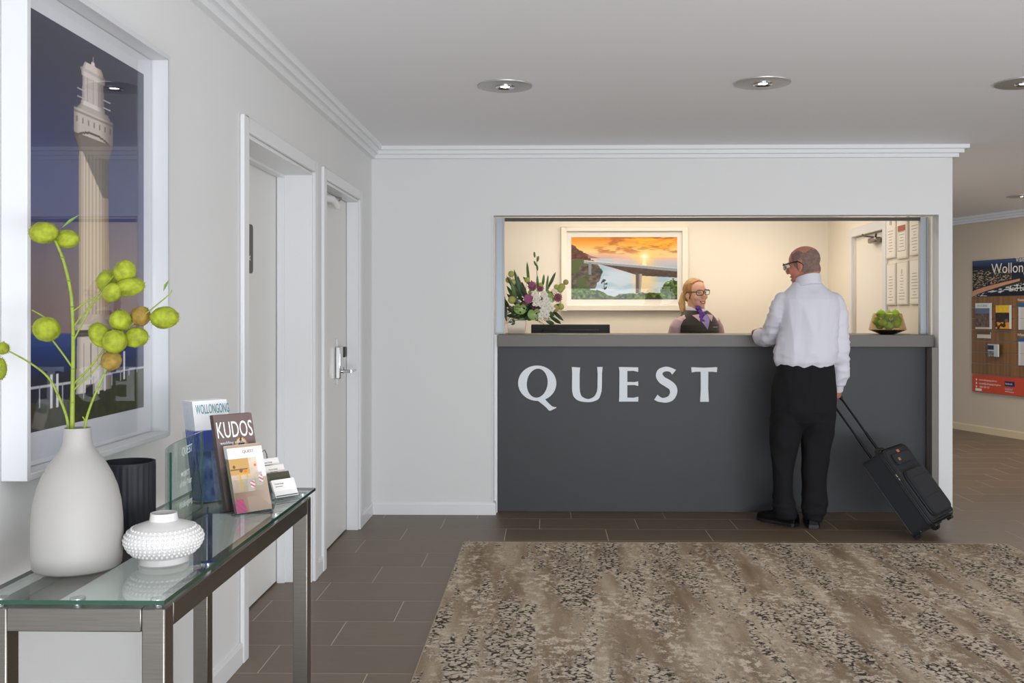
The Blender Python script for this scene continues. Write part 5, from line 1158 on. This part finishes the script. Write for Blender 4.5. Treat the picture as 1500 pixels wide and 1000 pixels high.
wl_ = Q(1114.5, 492.5, 6.335); wl_.z = 1.194; hd_ = (Q(1108, 486, 6.46)-wl_); hd_.z = -.004
bb.tube([Q(1114, 494, 6.27), wl_], [.030, .026], 16)
hand(bb, wl_, hd_, (.9, .3, .0), (0, 0, -1), (.25, .75, 1.1), thumb=(.7, .6, .2))
bm1 = fused(bb, .004, 3, .5); body = link('body', bm1, SKIN_M, man)
# stubble-short hair: the part of the scalp surface behind and beside the bald crown
def scalp(me, M, off, keep, name, m_, par, rnd_=0.0):
    Mi = M.inverted(); P_ = vco(me); N_ = vno(me); Lc = (np.c_[P_, np.ones(len(P_))] @ np.array(Mi).T)[:, :3]
    k = keep(Lc); fs = [tuple(p.vertices) for p in me.polygons if all(k[v] for v in p.vertices)]
    used = sorted({v for f in fs for v in f}); mp = {v: i for i, v in enumerate(used)}
    nz_ = np.array([mnoise.noise(Vector(P_[v])*90) for v in used])*rnd_
    q = P_[used]+N_[used]*(off+nz_)[:, None]; m2 = bpy.data.meshes.new(name); m2.from_pydata([tuple(v) for v in q], [], [tuple(mp[v] for v in f) for f in fs])
    m2.polygons.foreach_set('use_smooth', [True]*len(m2.polygons))
    w0 = Vector(par['_w']) if '_w' in par else (Vector(par.parent['_w']) if par.parent else Vector()); o = link(name, m2, m_, par); return o
bodyw = fused(bb, .004, 3, .5)
HAIRM = mat('grey_brown_stubble', (132, 106, 97), .9, noise=.3, nscale=70, bump=.6, bscale=500)
def khm(L_): x, y, z = L_.T; return (z > -.055+np.clip((y+.02)*.9, 0, .2)) & (y < .058) & (y < .035+z*.2) & ~((z > .080+.012*np.sin(x*90+1)*np.cos(y*70)) & (y > -.080+.012*np.sin(x*120))) & ~((np.abs(x) > .074) & (z < .03) & (y > -.03)) & (np.abs(x) < .078)
scalp(bodyw, HM, .0012, khm, 'cropped_hair', HAIRM, man, .0006)
spectacles(man, HM, (18, 18, 20), th=.0026, y=.112, w_=.028, h_=.019, rx=.036); eyes(man, HM, mat('iris_brown', (80, 56, 40), .3))
bpy.data.meshes.remove(bodyw)

# ---------------------------------------------------------------- the woman behind the counter
WY_ = 7.32
wc = atY(1021, 452, WY_)
woman = thing('person', (wc.x, WY_, 0), 'smiling fair haired woman in glasses, black vest and purple scarf behind the counter', 'person')
BM_ = Matrix.Translation((wc.x, WY_, 0)) @ Matrix.Rotation(PI+.42, 4, 'Z')
WHM = Matrix.Translation((atY(1019.5, 430, WY_).x, WY_-.005, atY(1019, 430.5, WY_).z)) @ Matrix.Rotation(PI+.46, 4, 'Z') @ Matrix.Rotation(.10, 4, 'Y') @ Matrix.Scale(.95, 4)
zsh = 1.275
tor = [(0, 0, .80, .155, .115), (0, 0, .90, .158, .11), (0, 0, 1.0, .135, .098), (0, .005, 1.10, .145, .110), (0, .01, 1.17, .155, .122), (0, .005, 1.22, .160, .110), (0, 0, 1.27, .155, .088), (0, -.005, 1.30, .115, .070), (0, -.01, 1.325, .072, .058), (0, -.01, 1.345, .058, .055)]
arms = {}
for q in (-1, 1): arms[q] = ([(q*.148, 0, 1.252), (q*.182, -.005, 1.20), (q*.205, -.01, 1.10), (q*.212, .01, 1.0), (q*.16, .12, .96), (q*.085, .20, .965)], [.042, .046, .045, .042, .036, .030])
bl = MB(); bl.rings(tor[2:], 32, 2.2)
for q in (-1, 1): bl.tube(*arms[q], 18)
bl.xf(BM_); blm = fused(bl, .006, 4); folds(blm, .0028, (13, 13, 7), 3); BLO = mat('mauve_blouse', (196, 164, 166), .7, bump=.1, bscale=80, noise=.04, nscale=200)
blouse = link('blouse', blm, BLO, woman)
vt = MB(); vt.rings([(x, y, z, ax*1.03+.004, ay*1.05+.006) for x, y, z, ax, ay in tor[1:6]]+[(0, .003, 1.262, .150, .102), (0, 0, 1.285, .134, .092), (0, -.004, 1.308, .108, .078), (0, -.008, 1.328, .082, .068)], 36, 2.3)
vt.xf(BM_); vm = fused(vt, .005, 3); folds(vm, .0015, (9, 9, 6), 5); vest = link('vest', vm, mat('charcoal_vest', (52, 44, 36), .85, bump=.2, bscale=250, sheen=.2), woman)
# V opening: lilac and mauve panels lying on the vest front
def front_panel(poly, off, nm, m_, par):
    bm_ = bmesh.new(); bm_.from_mesh(vm); t = BVHTree.FromBMesh(bm_); bm_.free(); w0 = Vector(woman['_w']); vs = []
    dv = (BM_.to_3x3() @ Vector((0, -1, 0)))
    n_ = 8; rowsv = []
    (x0, z0), (x1, z1), (xb, zb) = poly
    for i in range(n_+1):
        t_ = i/n_
        for k in range(n_+1):
            s2 = k/n_; xx = (x0+(x1-x0)*s2)*(1-t_)+xb*t_; zz = (z0+(z1-z0)*s2)*(1-t_)+zb*t_; o_ = BM_ @ Vector((xx, .5, zz))-w0
            h_ = t.ray_cast(o_, dv); p = h_[0] if h_[0] else o_+dv*.42
            vs.append(p-dv*off+w0)
    return MB().add(vs, [(i*(n_+1)+k, i*(n_+1)+k+1, (i+1)*(n_+1)+k+1, (i+1)*(n_+1)+k) for i in range(n_) for k in range(n_)]).build(nm, m_, par, smooth=60)
front_panel([(-.062, 1.297), (.062, 1.297), (.0, 1.185)], .003, 'shirt_front', mat('lilac_shirt', (150, 132, 176), .7), blouse)
for q in (-1, 1): front_panel([(q*.030, 1.302), (q*.090, 1.292), (q*.050, 1.245)], .006, 'collar_point', BLO, blouse)
b = MB(); b.tube([(.0+.066*math.cos(t_)*1.0, -.008+.064*math.sin(t_), 1.338-.018*math.sin(t_)+.004*math.sin(5*t_)) for t_ in np.linspace(0, 2*PI, 29)[:-1]], [(.019, .011)]*28, 10, closed=True)
b.xf(BM_); sc_ = fused(b, .004, 2); folds(sc_, .002, (30, 30, 60), 2); scarf = link('scarf', sc_, mat('white_scarf_silk', (228, 224, 224), .5), woman)
b = MB(); rq = random.Random(5)
for (x, y, z, r) in ((.022, .068, 1.325, .022), (.036, .070, 1.345, .020), (.012, .085, 1.300, .022), (.026, .092, 1.275, .020), (.020, .105, 1.245, .018), (.030, .100, 1.26, .014), (.02, .112, 1.222, .012)): b.ell((x, y, z), (r, r*.7, r*1.1), Matrix.Rotation(rq.random()*2, 3, 'Y'), 12, 8)
b.xf(BM_); k_ = fused(b, .004, 2); folds(k_, .004, (35, 35, 35), 4); link('scarf_knot', k_, mat('purple_scarf_silk', (92, 44, 140), .45, noise=.25, nscale=60), scarf)
MB().obox(BM_ @ Vector((-.075, .128, 1.205)), BM_.to_3x3() @ Vector((1, 0, 0)), BM_.to_3x3() @ Vector((0, 1, 0)), (0, 0, 1), .02, .002, .003).build('name_badge', mat('badge_silver', (180, 176, 170), .4, .3), vest)
b = MB(); head(b, WHM, ear=.078, nose=.98, jaw=1.0)
b2 = MB(); b2.rings([(x, y, z, ax*.85, ay*.82) for x, y, z, ax, ay in tor], 28, 2.1); b2.rings([(0, 0, .80, .14, .10), (0, 0, .72, .13, .10)][::-1], 24)
b2.tube([(0, -.01, 1.31), (0, -.01, 1.36), (0, -.01, 1.40)], [.05, .047, .046], 18)
for q in (-1, 1):
    a_, r_ = arms[q]; b2.tube(a_+[(q*.060, .235, .965)], [v*.62 for v in r_]+[.021], 12); b2.tube([(q*.075, 0, .80), (q*.08, 0, .45), (q*.085, -.01, .09)], [.07, .05, .035], 16)
    hand(b2, (q*.060, .235, .965), (-q*.75, .35, -.05), (0, .25, 1), (-q*.2, -1, 0), (.3, .7, 1.0), sc=.92)
b2.xf(BM_); b.add(b2.v, b2.f); wb = fused(b, .004, 3); wbody = link('body', wb, SKIN_W, woman)
# hair: cap swept back and a pony tail
h = MB(); h.ell((0, -.024, .036), (.084, .094, .092), n=36, m=24); h.ell((0, -.05, -.005), (.074, .064, .07), n=28, m=18)
for k in range(9):
    a = -1.1+2.2*k/8; h.tube([(.05*math.sin(a)*1.1, .030+.022*math.cos(a*1.2), .104-.012*abs(a)), (.078*math.sin(a), -.03, .122-.045*abs(math.sin(a))*1.2), (.03*math.sin(a), -.115, .035)], [.006, .010, .008], 8)
h.xf(WHM); hm_ = fused(h, .004, 2); folds(hm_, .0018, (50, 50, 12), 3)
HAIRW = mat('dark_blond_hair', (172, 124, 66), .45, noise=.28, nscale=60, stretch=(1, 1, .25), bump=.5, bscale=160)
hair = link('hair', hm_, HAIRW, woman)
h = MB()
for k in range(14):
    a = 2*PI*k/14; r = .014; h.tube([(0, -.108, .030), (.02+r*math.cos(a)*.9, -.142+r*math.sin(a)*.6, .015), (.042+r*1.6*math.cos(a), -.145+r*1.2*math.sin(a), -.06), (.046+r*1.3*math.cos(a), -.132+r*math.sin(a), -.13), (.042+.002*math.cos(a), -.12, -.19)], [.007, .008, .009, .007, .002], 7)
h.xf(WHM); pt = fused(h, .0035, 2); link('pony_tail', pt, mat('pale_blond_hair', (206, 166, 104), .45, noise=.25, nscale=60, stretch=(1, 1, .25)), hair)
MB().tube([WHM @ Vector((.014*math.cos(t_), -.116, .030+.014*math.sin(t_))) for t_ in np.linspace(0, 2*PI, 13)[:-1]], .004, 6, closed=True).build('hair_tie', BLACK, hair)
spectacles(woman, WHM, (44, 28, 26), th=.0024, y=.106, w_=.028, h_=.019, rx=.033); eyes(woman, WHM, mat('iris_blue', (70, 90, 110), .3))
for q in (-1, 1): MB().tube([WHM @ Vector(v) for v in ((q*.016, .090, .030), (q*.032, .0885, .036), (q*.050, .078, .030))], [.0018, .0022, .001], 6).build('eyebrow', mat('brow_brown', (140, 96, 60), .7), woman)
LIP = mat('rose_lips', (186, 84, 84), .35)
MB().tube([WHM @ Vector(v) for v in ((-.026, .076, -.053), (-.014, .089, -.0585), (0, .0935, -.0595), (.014, .089, -.0585), (.026, .076, -.053))], [.0015, .0032, .0034, .0032, .0015], 8).build('upper_lip', LIP, woman, smooth=180)
MB().tube([WHM @ Vector(v) for v in ((-.026, .076, -.053), (-.015, .0865, -.070), (0, .0905, -.075), (.015, .0865, -.070), (.026, .076, -.053))], [.0015, .0036, .0042, .0036, .0015], 8).build('lower_lip', LIP, woman, smooth=180)
b = MB(); n = 8; vs = []
for k in range(n+1):
    t_ = k/n*2-1; x = .021*t_; y = .0935-.0145*t_*t_; vs += [(x, y-.001, -.0565+.003*t_*t_), (x, y-.003, -.0720+.0150*t_*t_)]
MB().add(vs, [(2*k, 2*k+1, 2*k+3, 2*k+2) for k in range(n)]).xf(WHM).build('teeth', mat('teeth_white', (246, 242, 234), .25), woman, smooth=60)
# skirt-length trousers and shoes (hidden by the counter)
t2 = MB(); t2.rings([(0, 0, .62, .13, .10), (0, 0, .78, .165, .125), (0, 0, .90, .165, .118), (0, 0, .99, .142, .104)], 30, 2.2)
for q in (-1, 1): t2.rings([(q*.085, -.01, .05, .062, .062), (q*.085, -.005, .4, .07, .07), (q*.08, 0, .75, .082, .10)], 24)
t2.xf(BM_); link('trousers', fused(t2, .008, 4), TRO, woman)
for q in (-1, 1): shoe(BM_ @ Matrix.Translation((q*.09, .03, 0)) @ Matrix.Scale(.86, 4), SH, woman, SOL)
